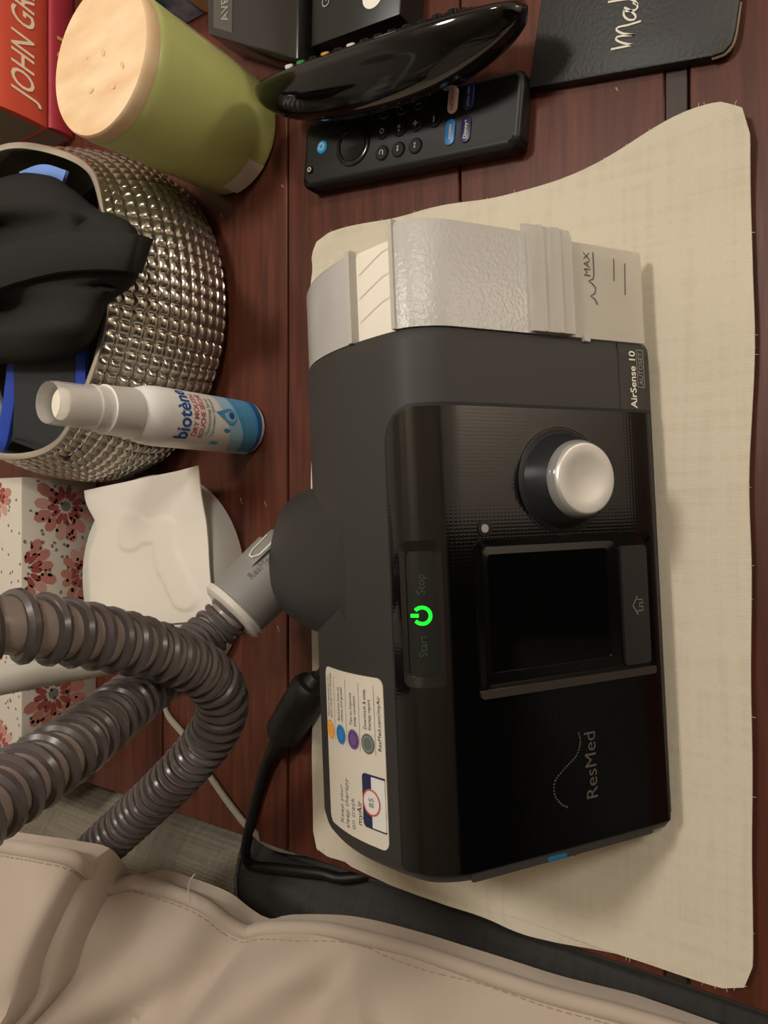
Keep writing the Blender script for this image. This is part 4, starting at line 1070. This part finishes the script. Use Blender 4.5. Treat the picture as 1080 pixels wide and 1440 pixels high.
def rect(a, b, w_, h_): return polyfn(flat(RT_ + .0013), [(a - w_ / 2, b - h_ / 2), (a + w_ / 2, b - h_ / 2), (a + w_ / 2, b + h_ / 2), (a - w_ / 2, b + h_ / 2)])
def tri(a, b, s_, up): return polyfn(flat(RT_ + .0013), [(a - s_, b), (a + s_, b + s_ * .8), (a + s_, b - s_ * .8)] if not up else [(a - s_, b - s_ * .8), (a - s_, b + s_ * .8), (a + s_, b)])
FZ13 = flat(RT_ + .0013)
def icon(kind, x, y):
    if kind == '≡': return [rect(x, y + d, .0026, .0005) for d in (-.0009, 0, .0009)]
    if kind == '^': return [tri(x - .0006, y, .0009, True), rect(x + .0012, y, .0004, .0018)]
    if kind == 'o': return [rect(x, y + .001, .0026, .0004), rect(x, y - .001, .0026, .0004), rect(x - .0012, y, .0004, .002), rect(x + .0012, y, .0004, .002)]
    if kind == 'O': return [disc(FZ13, x, y, .0014, 16, .0009)]
    if kind == '»': return [tri(x - .0008, y, .0008, True), rect(x + .0006, y, .0005, .0016), rect(x + .0014, y, .0005, .0016)]
    if kind == '+': return [rect(x, y, .0030, .0006), rect(x, y, .0006, .0030)]
    if kind == '−': return [rect(x, y, .0030, .0006)]
    if kind == 'n': return [stroke(FZ13, [(x - .0013, y - .001), (x + .0007, y - .001), (x + .0013, y), (x + .0007, y + .001), (x - .001, y + .001)], .0005)]
    if kind == '«': return [tri(x - .0008, y, .0008, False), tri(x + .0008, y, .0008, False)]
    return [rect(x - .0007, y, .0009, .0012), tri(x + .0004, y, .0009, False), rect(x, y, .0030, .0003)]
for (px, py), kd in icons.items():
    k_, x, y = key(px, py, .0040); v, f = join(icon(kd, x, y)); add('key_icon', v, f, M_legend, k_, smooth=False)
M_pk = mat('pale_pink_key', '#d9c5bd', .4); M_nv = mat('navy_key', '#1e2460', .4); M_sky = mat('blue_key', '#2c6fa6', .4); M_ind = mat('indigo_key', '#23244e', .4)
def pill(px, py, m, text, tm, ts):
    x, y = rl_(px, py); v, f = prism(rrect(x, y, .0128, .0056, .0027, 6), RT_ - .001, RT_ + .0010, .0004, 2); o = add('app_button', v, f, m, fr2)
    put_text('lettering', text, ts, lambda a, b: Vector((x + a, y + b - ts * .33, RT_ + .0012)), tm, o, bold=.01)
pill(637, 141, M_pk, 'NETFLIX', M_red, .0027); pill(659, 136, M_nv, 'prime video', M_legend, .0020); pill(633, 186, M_sky, 'amazon', M_legend, .0024); pill(655, 182, M_ind, 'Disney+', M_legend, .0028)
k_, x, y = key(642, 108, .0026, mat('grey_key', '#6f6c66', .5))

# ================================================================ GLOSSY REMOTE ON TOP
M_piano = mat('piano_black', '#080706', .08, spec=.65)
ga, gb = at(364, 131, .034), at(742, 10, .040)
gd = gb - ga; gl = gd.length; gx = gd.normalized(); gs = gx.cross(Vector((0, 0, 1))).normalized(); 
if gs.x > 0: gs = -gs                                   # gs points left, towards the placemat
gz = gs.cross(gx); gz = gz if gz.z > 0 else -gz
roll = math.radians(-60)                                # keypad leans away to the right
gN = gz * math.cos(roll) + gs * math.sin(roll); gS = gs * math.cos(roll) - gz * math.sin(roll)
gr2 = thing('glossy_remote', 'chunky glossy black remote resting across the streaming remote', 'remote', ((ga + gb) / 2).xy.to_3d() + Vector((0, 0, .0135)))
def gremote():
    vs = []; fs = []; n = 36; K = 44
    for j in range(K + 1):
        t = j / K; q = 2 * t - 1; e = max(0, 1 - abs(q) ** 3.2) ** .55
        w_ = .0225 * (e * (.86 + .14 * t)) + .0006; hb = (.0180 + .007 * math.sin(math.pi * t)) * e + .0005; ht = .0065 * e ** .6 + .0003
        c = ga + gd * t
        for k in range(n):
            a = 2 * math.pi * k / n; ca, sa = math.cos(a), math.sin(a)
            x_ = w_ * math.copysign(abs(ca) ** .75, ca); z_ = (ht if sa > 0 else hb) * math.copysign(abs(sa) ** (.45 if sa > 0 else .9), sa)
            vs.append(c + gS * x_ + gN * z_)
    for j in range(K):
        for k in range(n): fs.append((j * n + k, j * n + (k + 1) % n, (j + 1) * n + (k + 1) % n, (j + 1) * n + k))
    fs.append(tuple(reversed(range(n)))); fs.append(tuple(range(K * n, K * n + n)))
    bm = bmesh.new(); V_ = [bm.verts.new(p) for p in vs]
    for q in fs: bm.faces.new([V_[i] for i in q])
    return take(bm)
v, f = gremote(); gcase = add('case', v, f, M_piano, gr2, world=True)
cols = [mat('white_key', '#d6d2ca', .5), mat('green_key', '#2f8a4c', .4), M_key, mat('amber_key', '#c99a35', .4), M_key]
kc = 0
for t in [.22 + .05 * k for k in range(13)]:
    for wv_ in (-.012, -.004, .004, .012):
        c = ga + gd * t + gS * wv_ + gN * .0066
        m_ = M_key
        if wv_ > .01 and t < .48: m_ = cols[kc % 5]; kc += 1
        v, f = lathe([(.0022, -.001), (.0022, .0003), (.0016, .0006)], 14); add('button', [c + gx * a + gS * b + gN * c2_ for a, b, c2_ in v], f, m_, gr2, world=True)
